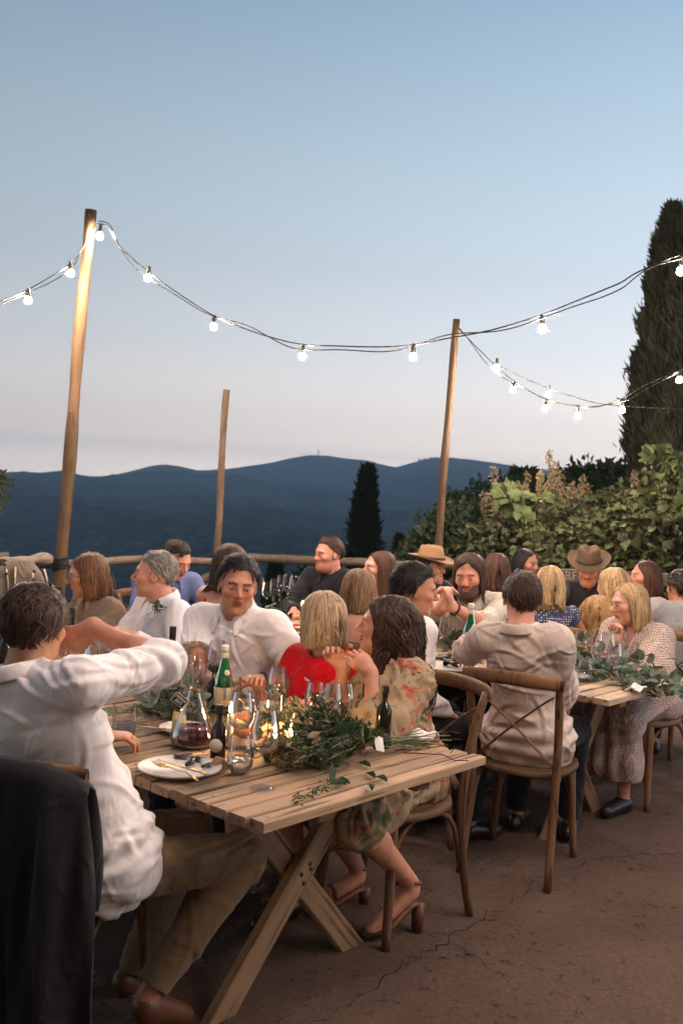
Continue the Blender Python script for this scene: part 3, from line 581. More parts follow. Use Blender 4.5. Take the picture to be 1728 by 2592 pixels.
# ================================================================ tables and chairs
M['plank'] = wood('old_plank', (.075, .045, .026), (.40, .27, .17), .72, axis=0, scale=.9, bumps=.8)
M['plank2'] = wood('pale_plank', (.12, .08, .05), (.52, .39, .27), .7, axis=0, scale=.9, bumps=.7)
M['leg'] = wood('trestle_wood', (.15, .085, .045), (.37, .235, .13), .75, axis=0, scale=.8, bumps=.5)
M['chair'] = wood('chair_wood', (.06, .033, .018), (.20, .11, .058), .5, axis=2, scale=.8, bumps=.25)
M['cane'] = mat('cane_weave', (.22, .14, .08), .7, .3, noise=(240, .5), bump=(240, .8, .003))
M['iron'] = mat('dark_iron', (.02, .018, .017), .45, .5)
UT = nrm([.66, .75]); VT = np.array([-UT[1], UT[0]]); TH = math.atan2(UT[1], UT[0])   # table width and length directions
def table(label, corner, wid, length, n, m, inset=.42, legs=(0, 1), seed=0, h=.752, xr=(.24, .88)):
    """corner: near end's left corner; planks run across the width"""
    t = thing('trestle_table', label, 'table', (corner[0], corner[1], 0), TH); r = random.Random(seed)   # local x = across, y = along
    y = 0; k = 0
    while y < length - .02:
        pw = r.uniform(.058, .095); pw = min(pw, length - y)
        if length - y - pw < .04: pw = length - y
        x0, x1 = r.uniform(-.012, .012), wid + r.uniform(-.012, .012); zt = h + r.uniform(-.0025, .0015)
        mb = MB(); n_ = 7; th = .027
        # a board with slightly wavy edges
        ys = [(.003 + (r.uniform(0, .004)), pw - .004 - r.uniform(0, .005)) for _ in range(n_)]; V = []
        for i in range(n_):
            x = x0 + (x1-x0)*i/(n_-1); dz = r.uniform(-.001, .001); a, b = ys[i]
            V += [(x, a, zt-.0035+dz), (x, a+.0035, zt+dz), (x, b-.0035, zt+dz), (x, b, zt-.0035+dz), (x, b, zt-th), (x, a, zt-th)]
        Fc = [(i*6+k2, (i+1)*6+k2, (i+1)*6+(k2+1) % 6, i*6+(k2+1) % 6)[::-1] for i in range(n_-1) for k2 in range(6)] + [tuple(range(6)), tuple((n_-1)*6+k2 for k2 in range(6))[::-1]]
        mb.add([(v[0], v[1]+y, v[2]) for v in V], Fc); o = mb.build('plank', m, t, False)
        if r.random() < .8:
            for xx in (x0+.06, x1-.06): MB().lathe([(0, zt+.0012), (.004, zt+.001), (.0045, zt-.003)], 8, (xx+r.uniform(-.02, .02), y+pw*.5, 0)).build('nail', M['iron'], o)
        y += pw; k += 1
    for e in legs:
        yy = inset if e == 0 else length - inset
        for sgn, xa, xb in ((0, xr[0], xr[1]), (1, xr[1], xr[0])):
            a = np.array([xa*wid, yy + (.024 if sgn else -.024), 0.0]); b = np.array([xb*wid, yy + (.024 if sgn else -.024), h-.03]); d = b-a; ln = np.linalg.norm(d); an = math.atan2(d[2], d[0])
            c_, s_ = math.cos(an), math.sin(an); rot = np.array([[c_, 0, -s_], [0, 1, 0], [s_, 0, c_]])
            o = MB().box((0, 0, 0), (ln+.10, .040, .086), bev=.004).build('leg', M['leg'], t, False); o.location = tuple((a+b)/2 + [0, 0, 0]); o.rotation_euler = (0, -an, 0)
        MB().box((wid*.5, yy, h-.06), (wid*.82, .09, .055), bev=.004).build('cross_batten', M['leg'], t, False)
        for (dx, dz) in ((-.03, .02), (.025, -.03)): MB().lathe([(0, .003), (.007, .002), (.008, -.004)], 8).build('bolt', M['iron'], t)
    for o in [c for c in t.children if c.name.startswith('bolt')]:
        o.location = (wid*(xr[0]+xr[1])/2 + r.uniform(-.03, .03), inset-.046 - (0 if True else 0), (h-.03)/2 + r.uniform(-.03, .03)); o.rotation_euler = (R(90), 0, 0)
    for xx in (.3, .74): MB().box((wid*xx, length/2, h-.052), (.07, length*.96, .045), bev=.004).build('stringer', M['leg'], t, False)
    return t
A1 = Z(666, 2086, .752); A2 = Z(1540, 1773, .752)
def T1(u, v, z=.7535): p = A1[:2] + UT*u + VT*v; return np.array([p[0], p[1], z])   # a spot on table 1: u across, v along
def T2(u, v, z=.7535): p = A2[:2] + UT*u + VT*v; return np.array([p[0], p[1], z])
W1, W2 = 1.03, .88
table('nearest rough plank table on crossed legs, laid with bouquet and carafe', A1, W1, 2.75, 24, M['plank'], seed=1, h=.752)
table('pale plank table on crossed legs behind the man in linen shirt', A2, W2, 2.75, 24, M['plank2'], inset=.40, seed=2, h=.752)
A3 = np.array([1.75, 5.85]); 
def T3(u, v, z=.7535): p = A3 + UT*u + VT*v; return np.array([p[0], p[1], z])
table('half-hidden plank table in front of the vine hedge', A3, .7, 2.1, 18, M['plank'], seed=3)
# ---- cross-back chair
def make_chair():
    t = thing('cross_back_chair', 'x', 'chair'); m = M['chair']
    def arc(a, c, b, n=8): a, b, c = map(np.array, (a, b, c)); return [(1-s)**2*a + 2*s*(1-s)*c + s*s*b for s in np.linspace(0, 1, n)]
    # seat ring: rounded trapezoid, front +x
    ring = []
    for k in range(32):
        an = 2*math.pi*k/32; c_, s_ = math.cos(an), math.sin(an); ex = .62
        x = math.copysign(abs(c_)**ex, c_)*.205; y = math.copysign(abs(s_)**ex, s_)*(.215 if x > 0 else .215 - .035*(-x/.205)); ring.append((x, y))
    V = []; n = len(ring)
    for (sx, z) in ((1, .44), (1.02, .448), (1.0, .466), (.97, .468), (.80, .466), (.80, .44)): V += [(x*sx, y*sx, z) for x, y in ring]
    Fc = [(r_*n+k, r_*n+(k+1) % n, ((r_+1) % 6)*n+(k+1) % n, ((r_+1) % 6)*n+k) for r_ in range(6) for k in range(n)]
    MB().add(V, Fc).build('seat_frame', m, t)
    MB().add([(0, 0, .455)] + [(x*.82, y*.82, .462) for x, y in ring], [(0, k+1, (k+1) % n+1) for k in range(n)]).build('cane_seat', M['cane'], t)
    for s in (-1, 1):
        post = arc((-.265, s*.19, 0), (-.185, s*.178, .3), (-.188, s*.182, .46), 7)[:-1] + arc((-.188, s*.182, .46), (-.20, s*.188, .68), (-.285, s*.196, .865), 9)
        MB().tube(post, [.0165]*3 + [.018]*(len(post)-5) + [.016, .0155], 10).build('rear_leg', m, t)
        MB().tube(arc((.17, s*.165, .445), (.18, s*.175, .2), (.205, s*.19, 0), 8), [.018, .019, .0185, .018, .0175, .017, .0165, .016], 10).build('front_leg', m, t)
        # bent braces under the seat
        MB().tube(arc((.185, s*.172, .22), (.165, s*.165, .43), (.02, s*.17, .435), 10), .0105, 8).build('bent_brace', m, t)
        MB().tube(arc((-.20, s*.176, .22), (-.18, s*.17, .43), (-.04, s*.172, .435), 10), .0105, 8).build('bent_brace', m, t)
        MB().tube(arc((.186, s*.168, .23), (.175, s*.158, .43), (.175, s*.02, .438), 10), .0105, 8).build('bent_brace', m, t)
        # crossed back slats
        P = arc((-.19, s*.165, .50), (-.222, -s*.01, .68), (-.262, -s*.165, .80), 9)
        MB().tube([np.array(p) + [.006*s, 0, 0] for p in P], .017, 8, flat=.28).build('cross_slat', m, t)
    # top rail, bowed and deep
    pts = [np.array([-.285 - .045*(1-(y/.215)**2), y, .862 + .012*(1-(y/.215)**2)]) for y in np.linspace(-.218, .218, 13)]
    V = []; nn = 10
    for i, p in enumerate(pts):
        f = 1 if 0 < i < 12 else .8
        for k in range(nn):
            an = 2*math.pi*k/nn; V.append(p + np.array([math.cos(an)*.013*f, 0, math.sin(an)*.030*f]))
    Fc = [(i*nn+k, i*nn+(k+1) % nn, (i+1)*nn+(k+1) % nn, (i+1)*nn+k) for i in range(12) for k in range(nn)] + [tuple(range(nn)), tuple(12*nn+k for k in range(nn))]
    MB().add(V, Fc).build('top_rail', m, t)
    return t
chair_proto = make_chair(); chair_used = [False]
def chair(x, y, yaw, label):
    o = chair_proto if not chair_used[0] else copy_tree(chair_proto); chair_used[0] = True
    o.location = (x, y, 0); o.rotation_euler = (0, 0, R(yaw)); tag(o, label, 'chair', 'cross-back chairs round the tables'); return o
# ================================================================ things on the tables
def clear_glass(name, tint=(1, 1, 1), gl=1.0):
    """thin clear glass: passes light straight on, mirrors at grazing angles"""
    m = bpy.data.materials.new(name); m.use_nodes = True; n = m.node_tree.nodes; l = m.node_tree.links; n.clear()
    o = n.new('ShaderNodeOutputMaterial'); t = n.new('ShaderNodeBsdfTransparent'); t.inputs[0].default_value = (*tint, 1); g = n.new('ShaderNodeBsdfGlossy'); g.inputs['Roughness'].default_value = .03
    f = n.new('ShaderNodeLayerWeight'); f.inputs[0].default_value = .32; mx = n.new('ShaderNodeMixShader'); mm = n.new('ShaderNodeMath'); mm.operation = 'MULTIPLY_ADD'; mm.inputs[1].default_value = .48*gl; mm.inputs[2].default_value = .05
    l.new(f.outputs['Fresnel'], mm.inputs[0]); l.new(mm.outputs[0], mx.inputs[0]); l.new(t.outputs[0], mx.inputs[1]); l.new(g.outputs[0], mx.inputs[2]); l.new(mx.outputs[0], o.inputs[0]); MATS[name] = m; return m
M['glass'] = clear_glass('clear_glass', (.97, .97, .97)); M['foot'] = clear_glass('glass_stem', (.98, .98, .98), .38)
M['green'] = mat('green_bottle_glass', (.008, .30, .09), .06, .6, trans=.75); M['dark'] = mat('dark_bottle_glass', (.012, .010, .006), .08, .6); M['amber'] = mat('amber_bottle_glass', (.05, .028, .010), .08, .6, trans=.3)
M['wine'] = mat('red_wine', (.055, .004, .010), .08, .5); M['white_wine'] = mat('white_wine', (.75, .68, .38), .05, .5, trans=.6, ior=1.33); M['water'] = clear_glass('water', (.86, .88, .9), 1.2)
M['label'] = mat('cream_label', (.62, .58, .46), .7, noise=(40, .1)); M['label_blue'] = mat('pale_blue_label', (.45, .52, .55), .7, noise=(60, .35)); M['cap'] = mat('white_cap', (.75, .74, .7), .4); M['darkcap'] = mat('dark_cap', (.02, .018, .018), .4)
M['plate'] = mat('speckled_plate', (.62, .60, .56), .35, .5, noise=(60, .12)); M['platerim'] = mat('brown_rim', (.25, .15, .09), .5)
M['gold'] = mat('brushed_gold', (.62, .42, .17), .28, .5, metal=1); M['mussel'] = mat('mussel_shell', (.012, .012, .016), .25, .6, noise=(30, .5)); M['meat'] = mat('mussel_meat', (.55, .22, .06), .5)
M['clay'] = mat('terracotta', (.50, .22, .11), .75, .3, noise=(14, .2)); M['flame'] = mat('candle_flame', (1, .8, .5), .5, emis=((1, .58, .22), 600)); M['wax'] = mat('candle_wax', (.85, .76, .6), .5)
M['linen'] = mat('white_napkin', (.72, .69, .66), .85, .2, bump=(90, .4, .003)); M['black'] = mat('chalkboard', (.012, .011, .011), .8); M['chalk'] = mat('chalk', (.75, .72, .66), .9)
M['twine'] = mat('brown_twine', (.20, .10, .05), .9); M['yellow'] = mat('yellow_label', (.66, .54, .20), .6, noise=(50, .15)); M['bread'] = mat('bread', (.36, .19, .08), .8, noise=(30, .3)); M['tomato'] = mat('tomato', (.55, .05, .02), .4)
M['euc'] = leafmat('eucalyptus_leaf', (.060, .105, .070), (.16, .21, .15), 9, .55, .15); M['bq1'] = leafmat('bouquet_dark_leaf', (.022, .055, .020), (.07, .12, .045), 12, .4, .15); M['bq2'] = leafmat('bouquet_tan_leaf', (.16, .12, .06), (.34, .27, .15), 14, .6, .2); M['bq3'] = leafmat('bouquet_grey_leaf', (.06, .075, .045), (.15, .17, .10), 14, .6, .2)
M['stem'] = mat('cut_stem', (.22, .20, .10), .7, noise=(40, .4)); M['twig'] = mat('red_twig', (.10, .025, .018), .6)
def wall(prof, t=.0012):                          # inner wall for an outer profile, top first
    return prof + [(max(r-t, .0005), z) for r, z in prof[::-1]]
def set_thing(name, label, cat, p, rz=0, group=None): return thing(name, label, cat, p, rz, group)
PROTO = {}
def glassware(kind):
    """returns (list of (part name, mesh))"""
    if kind in PROTO: return PROTO[kind]
    parts = []
    def bowl(prof, name='bowl', n=28): me = MB().lathe(wall(prof), n).mesh(name); me.materials.append(M['glass']); parts.append((name, me))
    def solid(prof, mt, name, n=24): me = MB().lathe(prof, n).mesh(name); me.materials.append(M[mt]); parts.append((name, me))
    base, _, fill = kind.partition('+')
    if base in ('red', 'white'):                  # stemmed wine glass
        k = 1.0 if base == 'red' else .86; H = .222*k; zb = .098*k
        pr = [(.030*k, H), (.036*k, H-.03*k), (.0415*k, H-.06*k), (.0425*k, H-.08*k), (.038*k, zb+.022*k), (.026*k, zb+.008*k), (.010*k, zb+.0015), (.0045, zb)]
        bowl(pr); solid([(.0042, zb+.003), (.0036, zb-.02), (.0034, .03), (.0045, .012), (.010, .0055), (.024*k, .0025), (.036*k, .0015), (.036*k, 0), (0, 0)], 'foot', 'stem')
        if fill:
            f = {'red': .032, 'low': .014, 'white': .038}[fill]*k; zs = zb+.003; rr = [(r-.0016, z) for r, z in pr[::-1] if z < zb+f]; rt = np.interp(zb+f, [z for r, z in pr[::-1]], [r for r, z in pr[::-1]])-.0016
            solid([(.0, zb+f)] + [(rt, zb+f)] + [(max(r, .001), max(z, zs)) for r, z in rr[::-1]] + [(0, zs)], 'wine' if fill in ('red', 'low') else 'white_wine', 'wine_fill')
    elif base == 'flute':
        H = .215; pr = [(.024, H), (.0265, H-.03), (.0275, H-.07), (.024, .125), (.016, .103), (.006, .092), (.004, .09)]
        bowl(pr); solid([(.004, .093), (.0034, .06), (.0036, .02), (.010, .005), (.030, .0018), (.030, 0), (0, 0)], 'foot', 'stem')
    elif base == 'stemless':
        bowl([(.031, .118), (.0375, .085), (.0415, .05), (.040, .022), (.030, .004), (.022, .001), (0, .001)]); solid([(0, .046), (.0395, .046), (.0385, .024), (.029, .008), (0, .008)], 'water', 'water_fill')
    elif base == 'tumbler':
        bowl([(.040, .095), (.039, .05), (.037, .012), (.034, .002), (0, .001)]); solid([(0, .004), (.035, .004), (.036, .014), (0, .015)], 'glass', 'base')
        if fill: solid([(0, .036), (.0375, .036), (.036, .016), (0, .016)], 'water', 'water_fill')
    elif base == 'high':
        bowl([(.033, .135), (.032, .07), (.030, .01), (.028, .002), (0, .001)])
    PROTO[kind] = parts; return parts
def glass(kind, p, label, name, s=1.0, group='glasses on the tables'):
    o = thing(name, label, 'glass', p, random.uniform(0, 6), group); o.scale = (s, s, s)
    for nm, me in glassware(kind): link(nm, me, None, o)
    return o
def plate(p, label, r=.135, rim=True, group='plates on the tables'):
    o = thing('plate', label, 'plate', p, random.uniform(0, 6), group)
    MB().lathe([(0, .004), (r*.62, .004), (r*.72, .007), (r*.97, .016), (r, .0185), (r*1.0, .0165), (r*.74, .003), (r*.6, 0), (0, 0)], 40).build('dish', M['plate'], o)
    MB().lathe([(r*1.002, .0178), (r*.992, .0198), (r*.983, .0186)], 40).build('rim', M['platerim'], o); return o
def bottle(p, label, kind, s=1.0, lab=None, name='bottle', fill=None):
    o = thing(name, label, 'bottle', p, 0, 'bottles on the tables'); o.scale = (s, s, s)
    if kind == 'water':
        MB().lathe([(.0125, .262), (.0125, .25), (.016, .246), (.0145, .235), (.017, .215), (.026, .175), (.036, .14), (.0395, .115), (.040, .02), (.037, .003), (0, .001)], 28).build('glass_body', M['green'], o)
        MB().lathe([(0, .272), (.0145, .272), (.0155, .268), (.0155, .248), (.0135, .247)], 20).build('cap', M['cap'], o)
        MB().lathe([(.0152, .246), (.0158, .244), (.0172, .222), (.0165, .221)], 20).build('neck_foil', M['label'], o)
        MB().lathe([(.0398, .106), (.0404, .105), (.0405, .035), (.0400, .034)], 28).build('label_band', M[lab or 'label'], o)
        lm = MB().lathe([(0, .0012), (.011, .001), (.012, -.001)], 20).build('badge', M['label'], o); lm.location = (.016, -.0235, .165); lm.rotation_euler = (R(73), 0, R(34))
    elif kind == 'wine':
        MB().lathe([(.014, .30), (.0145, .292), (.0135, .285), (.0138, .21), (.018, .19), (.031, .165), (.0365, .145), (.0372, .01), (.033, .001), (0, .001)], 28).build('glass_body', M['dark'], o)
        MB().lathe([(0, .302), (.0146, .302), (.0152, .298), (.0146, .25), (.0138, .249)], 20).build('foil', M['darkcap'], o)
        if lab: MB().lathe([(.0374, .115), (.0378, .114), (.0378, .035), (.0374, .034)], 28).build('label_band', M[lab], o)
    elif kind == 'burgundy':
        MB().lathe([(.0145, .30), (.0145, .29), (.0135, .285), (.0142, .23), (.019, .195), (.031, .155), (.041, .11), (.0415, .01), (.037, .001), (0, .001)], 28).build('glass_body', M['amber'], o)
        MB().lathe([(0, .302), (.0148, .302), (.015, .297), (.0152, .235), (.0142, .234)], 20).build('foil', M['darkcap'], o)
    elif kind == 'oil':
        MB().lathe([(.0095, .165), (.0095, .135), (.011, .128), (.0225, .112), (.0255, .102), (.0258, .008), (.023, .001), (0, .001)], 24).build('glass_body', M['dark'], o)
        MB().lathe([(0, .184), (.0125, .184), (.0135, .18), (.0135, .158), (.012, .156)], 20).build('cap', M['darkcap'], o)
        if lab:
            lo = MB().lathe([(0, .0012), (.021, .001), (.022, -.0008)], 24).build('round_label', M['label'], o); lo.location = (-.004, -.0262, .055); lo.rotation_euler = (R(90), 0, R(-8))
    elif kind == 'clear':
        MB().lathe(wall([(.012, .25), (.0125, .20), (.02, .17), (.033, .14), (.034, .01), (.03, .002), (0, .001)]), 24).build('glass_body', M['glass'], o)
        MB().lathe([(0, .262), (.0135, .262), (.014, .258), (.0135, .225), (.0125, .224)], 20).build('cap', M['darkcap'], o)
    return o
def flame(parent, z, s=1): return MB().lathe([(0, 0), (.004*s, .004*s), (.0062*s, .011*s), (.005*s, .02*s), (.0025*s, .030*s), (.0003, .040*s)], 10, (0, 0, z)).build('flame', M['flame'], parent)
def candle(p, label, kind='tall', s=1.0):
    o = thing('candle', label, 'candle', p, 0, 'lit candles on the tables'); o.scale = (s, s, s)
    if kind == 'tall':
        MB().lathe([(0, .105), (.008, .106), (.0105, .104), (.0105, .01), (.0, .01)], 14).build('wax', M['wax'], o); MB().lathe([(.0, .012), (.022, .012), (.03, .006), (.031, 0), (0, 0)], 20).build('holder', M['iron'], o)
        MB().tube([(0, 0, .104), (.001, 0, .112)], .0012, 5).build('wick', M['iron'], o); flame(o, .110)
    else:
        MB().lathe(wall([(.034, .105), (.034, .05), (.033, .006), (.030, .001), (0, .001)]), 26).build('glass_cup', M['glass'], o)
        MB().lathe([(0, .030), (.029, .030), (.029, .004), (0, .004)], 20).build('wax', M['wax'], o); MB().tube([(0, 0, .029), (0, 0, .036)], .0012, 5).build('wick', M['iron'], o); flame(o, .035, 1.1)
    return o
def ppos(x, y, z=.7535): return Z(x, y, z)
# -- nearest table: carafe with tag
p = ppos(486, 1885); car = thing('carafe', 'conical glass carafe half full of red wine with chalk tag', 'carafe', p, 0); car.scale = (1.12, 1.12, .98)
MB().lathe(wall([(.021, .268), (.0185, .262), (.0165, .25), (.0165, .19), (.021, .165), (.058, .062), (.066, .036), (.066, .018), (.060, .004), (.05, .001), (0, .001)], .0018), 36).build('glass_body', M['glass'], car)
MB().lathe([(0, .058), (.0575, .058), (.0638, .036), (.0638, .018), (.058, .006), (0, .004)], 36).build('wine_fill', M['wine'], car)
MB().tube([(.0185*math.cos(a), .0185*math.sin(a), .188+.003*math.sin(3*a)) for a in np.linspace(0, 6.28, 20)], .0017, 5).build('twine', M['twine'], car)
MB().tube([(.012, -.017, .187), (.03, -.03, .17), (.045, -.035, .11), (.06, -.03, .06)], .0016, 5).build('twine', M['twine'], car)
MB().tube([(-.012, -.017, .187), (-.028, -.026, .178), (-.040, -.034, .172)], .0013, 5).build('twine', M['twine'], car)
tg = MB().box((0, 0, 0), (.046, .0025, .034), bev=.0008).build('chalk_tag', mat('tag_edge', (.45, .36, .26), .7), car, False); tg.location = (-.036, -.040, .157); tg.rotation_euler = (R(-14), R(36), R(-4))
MB().box((0, -.0016, 0), (.041, .001, .029)).build('slate', M['black'], tg, False)
text_obj('chalk_lettering', 'MERLE\n2013', .0125, M['chalk'], tg, (0, -.0024, 0), (R(90), 0, 0), .0002)
o = bottle(ppos(550, 1925), 'short dark bottle with round pale label beside the carafe', 'oil', .95, 'label', 'small_bottle')
bottle(ppos(538, 1800), 'small dark bottle behind the carafe neck', 'oil', .95, None, 'small_bottle')
bottle(ppos(562, 1802), 'green water bottle with white cap on the nearest table', 'water', .93, 'label', 'water_bottle')
# plate with fork, knife and mussels
pl = plate(ppos(455, 1953), 'speckled plate with mussel shells at the near table corner', .125)
def fork(p, rz, label, z=.012):
    o = thing('fork', label, 'fork', p, rz, 'gold cutlery'); MB().tube([(-.11, 0, -.006), (-.06, 0, .004), (-.005, 0, .002), (.02, 0, .004)], [.0048, .0042, .003, .004], 8, flat=.45).build('handle', M['gold'], o)
    MB().add([(.018, -.010, .004), (.018, .010, .004), (.048, .0125, .0), (.048, -.0125, .0), (.018, -.010, .0025), (.018, .010, .0025), (.048, .0125, -.0015), (.048, -.0125, -.0015)], [(0, 1, 2, 3), (7, 6, 5, 4), (0, 4, 5, 1), (1, 5, 6, 2), (2, 6, 7, 3), (3, 7, 4, 0)]).build('fork_root', M['gold'], o)
    for k in range(4): MB().tube([(.047, -.0105+.007*k, -.0006), (.07, -.0105+.007*k, .001), (.092, -.0105+.007*k, .006)], [.0019, .0018, .001], 6).build('tine', M['gold'], o)
    return o
def knife(p, rz, label):
    o = thing('knife', label, 'knife', p, rz, 'gold cutlery'); MB().tube([(-.09, 0, 0), (-.04, 0, 0), (.01, 0, 0)], [.0058, .0055, .004], 8, flat=.6).build('handle', M['gold'], o)
    MB().add([(.01, -.006, -.001), (.01, .006, -.001), (.08, .008, -.001), (.115, 0, -.001), (.08, -.004, -.001), (.01, -.006, .001), (.01, .006, .001), (.08, .008, .001), (.115, 0, .001), (.08, -.004, .001)], [(4, 3, 2, 1, 0), (5, 6, 7, 8, 9), (0, 1, 6, 5), (1, 2, 7, 6), (2, 3, 8, 7), (3, 4, 9, 8), (4, 0, 5, 9)]).build('blade', M['gold'], o, False); return o
q = ppos(445, 1950, .778); a = ppos(385, 1930, .775); b = ppos(497, 1972, .775); fork((a+b)/2+[0, 0, .003], math.atan2((a-b)[1], (a-b)[0]), 'gold fork lying across the speckled plate')
a = ppos(425, 1933, .775); b = ppos(513, 1960, .775); knife((a+b)/2+[0, 0, .004], math.atan2((a-b)[1], (a-b)[0]), 'gold knife beside the fork on the speckled plate')
def mussel(p, rz, s, label, open_=True):
    o = thing('mussel_shell', label, 'mussel', p, rz, 'mussel shells on plates'); o.scale = (s, s, s)
    for sg in (1, -1):
        V = []; nn, mm = 12, 5
        for i in range(nn+1):
            t = i/nn; wv = .011*math.sin(math.pi*min(1, t**.75))**.7; x = -.026 + .054*t
            for j in range(mm+1):
                a = math.pi*j/mm; V.append((x, wv*math.cos(a), sg*wv*.6*math.sin(a)))
        Fc = [(i*(mm+1)+j, i*(mm+1)+j+1, (i+1)*(mm+1)+j+1, (i+1)*(mm+1)+j) for i in range(nn) for j in range(mm)]
        h = MB().add(V, Fc).build('half_shell', M['mussel'], o); h.rotation_euler = (0, -sg*R(14 if open_ else 2), 0); h.location = (0, 0, .007+sg*.001)
    return o
for k, (x, y, a, s) in enumerate([(463, 1921, 0.1, 1.15), (481, 1937, 1.2, 1.0), (500, 1927, -.3, 1.1), (524, 1942, .7, .85)]):
    mussel(ppos(x, y, .762), a, s, ['longest black mussel shell at the back of the speckled plate', 'mussel shell propped in the middle of the speckled plate', 'open mussel shell behind the knife tip', 'small mussel shell alone at the right of the speckled plate'][k])
# glasses at the near end
glass('red+low', ppos(664, 1995), 'wine glass with a last sip of red at the near table end', 'wine_glass', 1.02)
glass('red', ppos(606, 1925), 'large empty wine glass behind the near water tumbler', 'wine_glass', .98)
glass('stemless', ppos(606, 1955), 'stemless water glass near the corner of the nearest table', 'water_glass', .98)
glass('flute', ppos(690, 1905), 'champagne flute in front of the tealight glow', 'champagne_flute', .98)
candle(ppos(694, 1895), 'tealight burning in a glass cup behind the near wine glass', 'tea')
candle(ppos(735, 1880), 'tealight glass half hidden by the bouquet tips', 'tea', .9)
candle(ppos(580, 1890), 'tall lit taper candle behind the small labelled bottle', 'tall', 1.0)
glass('white+white', ppos(697, 1830), 'wine glass of white wine in front of the red dress', 'wine_glass', 1.08)
glass('white', ppos(792, 1865), 'empty wine glass left of the pair before the floral dress', 'wine_glass', 1.0)
glass('white', ppos(836, 1868), 'empty wine glass in the middle before the floral dress', 'wine_glass', 1.0)
glass('white', ppos(866, 1866), 'empty wine glass at the right before the floral dress', 'wine_glass', 1.0)
glass('tumbler', ppos(630, 1812), 'low empty tumbler by the white plate edge', 'tumbler', 1.0)
glass('high', ppos(585, 1810), 'tall straight glass right of the green water bottle', 'tall_glass', 1.05)
glass('red+red', ppos(545, 1770), 'wine glass of red wine before the man with open collar', 'wine_glass', 1.05)
glass('flute', ppos(480, 1790), 'flute left of the carafe neck', 'champagne_flute', .95)
glass('flute', ppos(502, 1785), 'flute directly behind the carafe neck', 'champagne_flute', .95)
glass('flute', ppos(462, 1775), 'flute behind the eucalyptus on the nearest table', 'champagne_flute', .95)
glass('tumbler+w', ppos(314, 1858), 'water tumbler beside the raised-arm man', 'water_glass', 1.05)
glass('flute', ppos(384, 1850), 'flute right of the water tumbler by the eucalyptus', 'champagne_flute', .98)
glass('white', ppos(354, 1835), 'stemmed glass just right of the white sleeve', 'wine_glass', .98)
glass('white', ppos(330, 1800), 'wine glass hidden behind the raised elbow', 'wine_glass', .98)
pl2 = plate(ppos(465, 1852), 'small white plate under the yellow jar', .085)
o = thing('jar', 'small jar with yellow label on the white plate', 'jar', ppos(452, 1846, .766)); MB().lathe([(.018, .048), (.0185, .044), (.0205, .040), (.0205, .003), (.018, 0), (0, 0)], 20).build('glass_body', M['yellow'], o); MB().lathe(wall([(.0185, .062), (.0185, .05), (.0187, .0465)]), 20).build('rim', M['glass'], o); o.scale = (1.15,)*3
a = ppos(388, 1842, .772); b = ppos(450, 1848, .772); knife((a+b)/2, math.atan2((a-b)[1], (a-b)[0]), 'gold knife resting on the small white plate')
plate(ppos(645, 1800), 'white dinner plate in front of the joined hands', .135)
plate(ppos(770, 1858), 'bluish plate half under the bouquet', .125)
# terracotta bowl with fruit glow behind the wine glasses
o = thing('clay_dish', 'glowing orange terracotta dish behind the wine glasses', 'dish', ppos(655, 1870)); MB().lathe(wall([(.095, .075), (.092, .05), (.08, .015), (.06, .001), (0, .001)], .008), 32).build('dish', M['clay'], o)
o = thing('wicker_tray', 'low wooden board under the terracotta dish', 'board', ppos(650, 1885)); MB().box((0, 0, .008), (.2, .14, .014), bev=.004).build('board', M['leg'], o)
# napkins and dark bottle beyond the bouquet
def napkin(p, rz, label, s=(.16, .1)):
    o = thing('napkin', label, 'napkin', p, rz, 'white napkins'); g = np.random.default_rng(int(abs(p[0])*999)); n = 14; V = []
    for i in range(n):
        for j in range(n):
            x, y = (i/(n-1)-.5)*s[0], (j/(n-1)-.5)*s[1]; V.append((x, y, .012 + .008*math.sin(x*70+y*20) + .007*math.sin(y*90-x*30) + .016*math.exp(-((x/.05)**2+(y/.03)**2))))
    f = [(i*n+j, (i+1)*n+j, (i+1)*n+j+1, i*n+j+1) for i in range(n-1) for j in range(n-1)]
    ob = MB().add(V, f).build('cloth', M['linen'], o); md = ob.modifiers.new('s', 'SOLIDIFY'); md.thickness = .006; return o
napkin(ppos(1065, 1872), TH+.3, 'crumpled white napkin at the table edge beside the bouquet stems', (.13, .09)); napkin(ppos(940, 1862), TH+1.1, 'white napkin under the floral sleeve', (.12, .08))
bottle(ppos(968, 1875), 'dark bottle neck standing behind the bouquet', 'oil', 1.05, None, 'small_bottle')
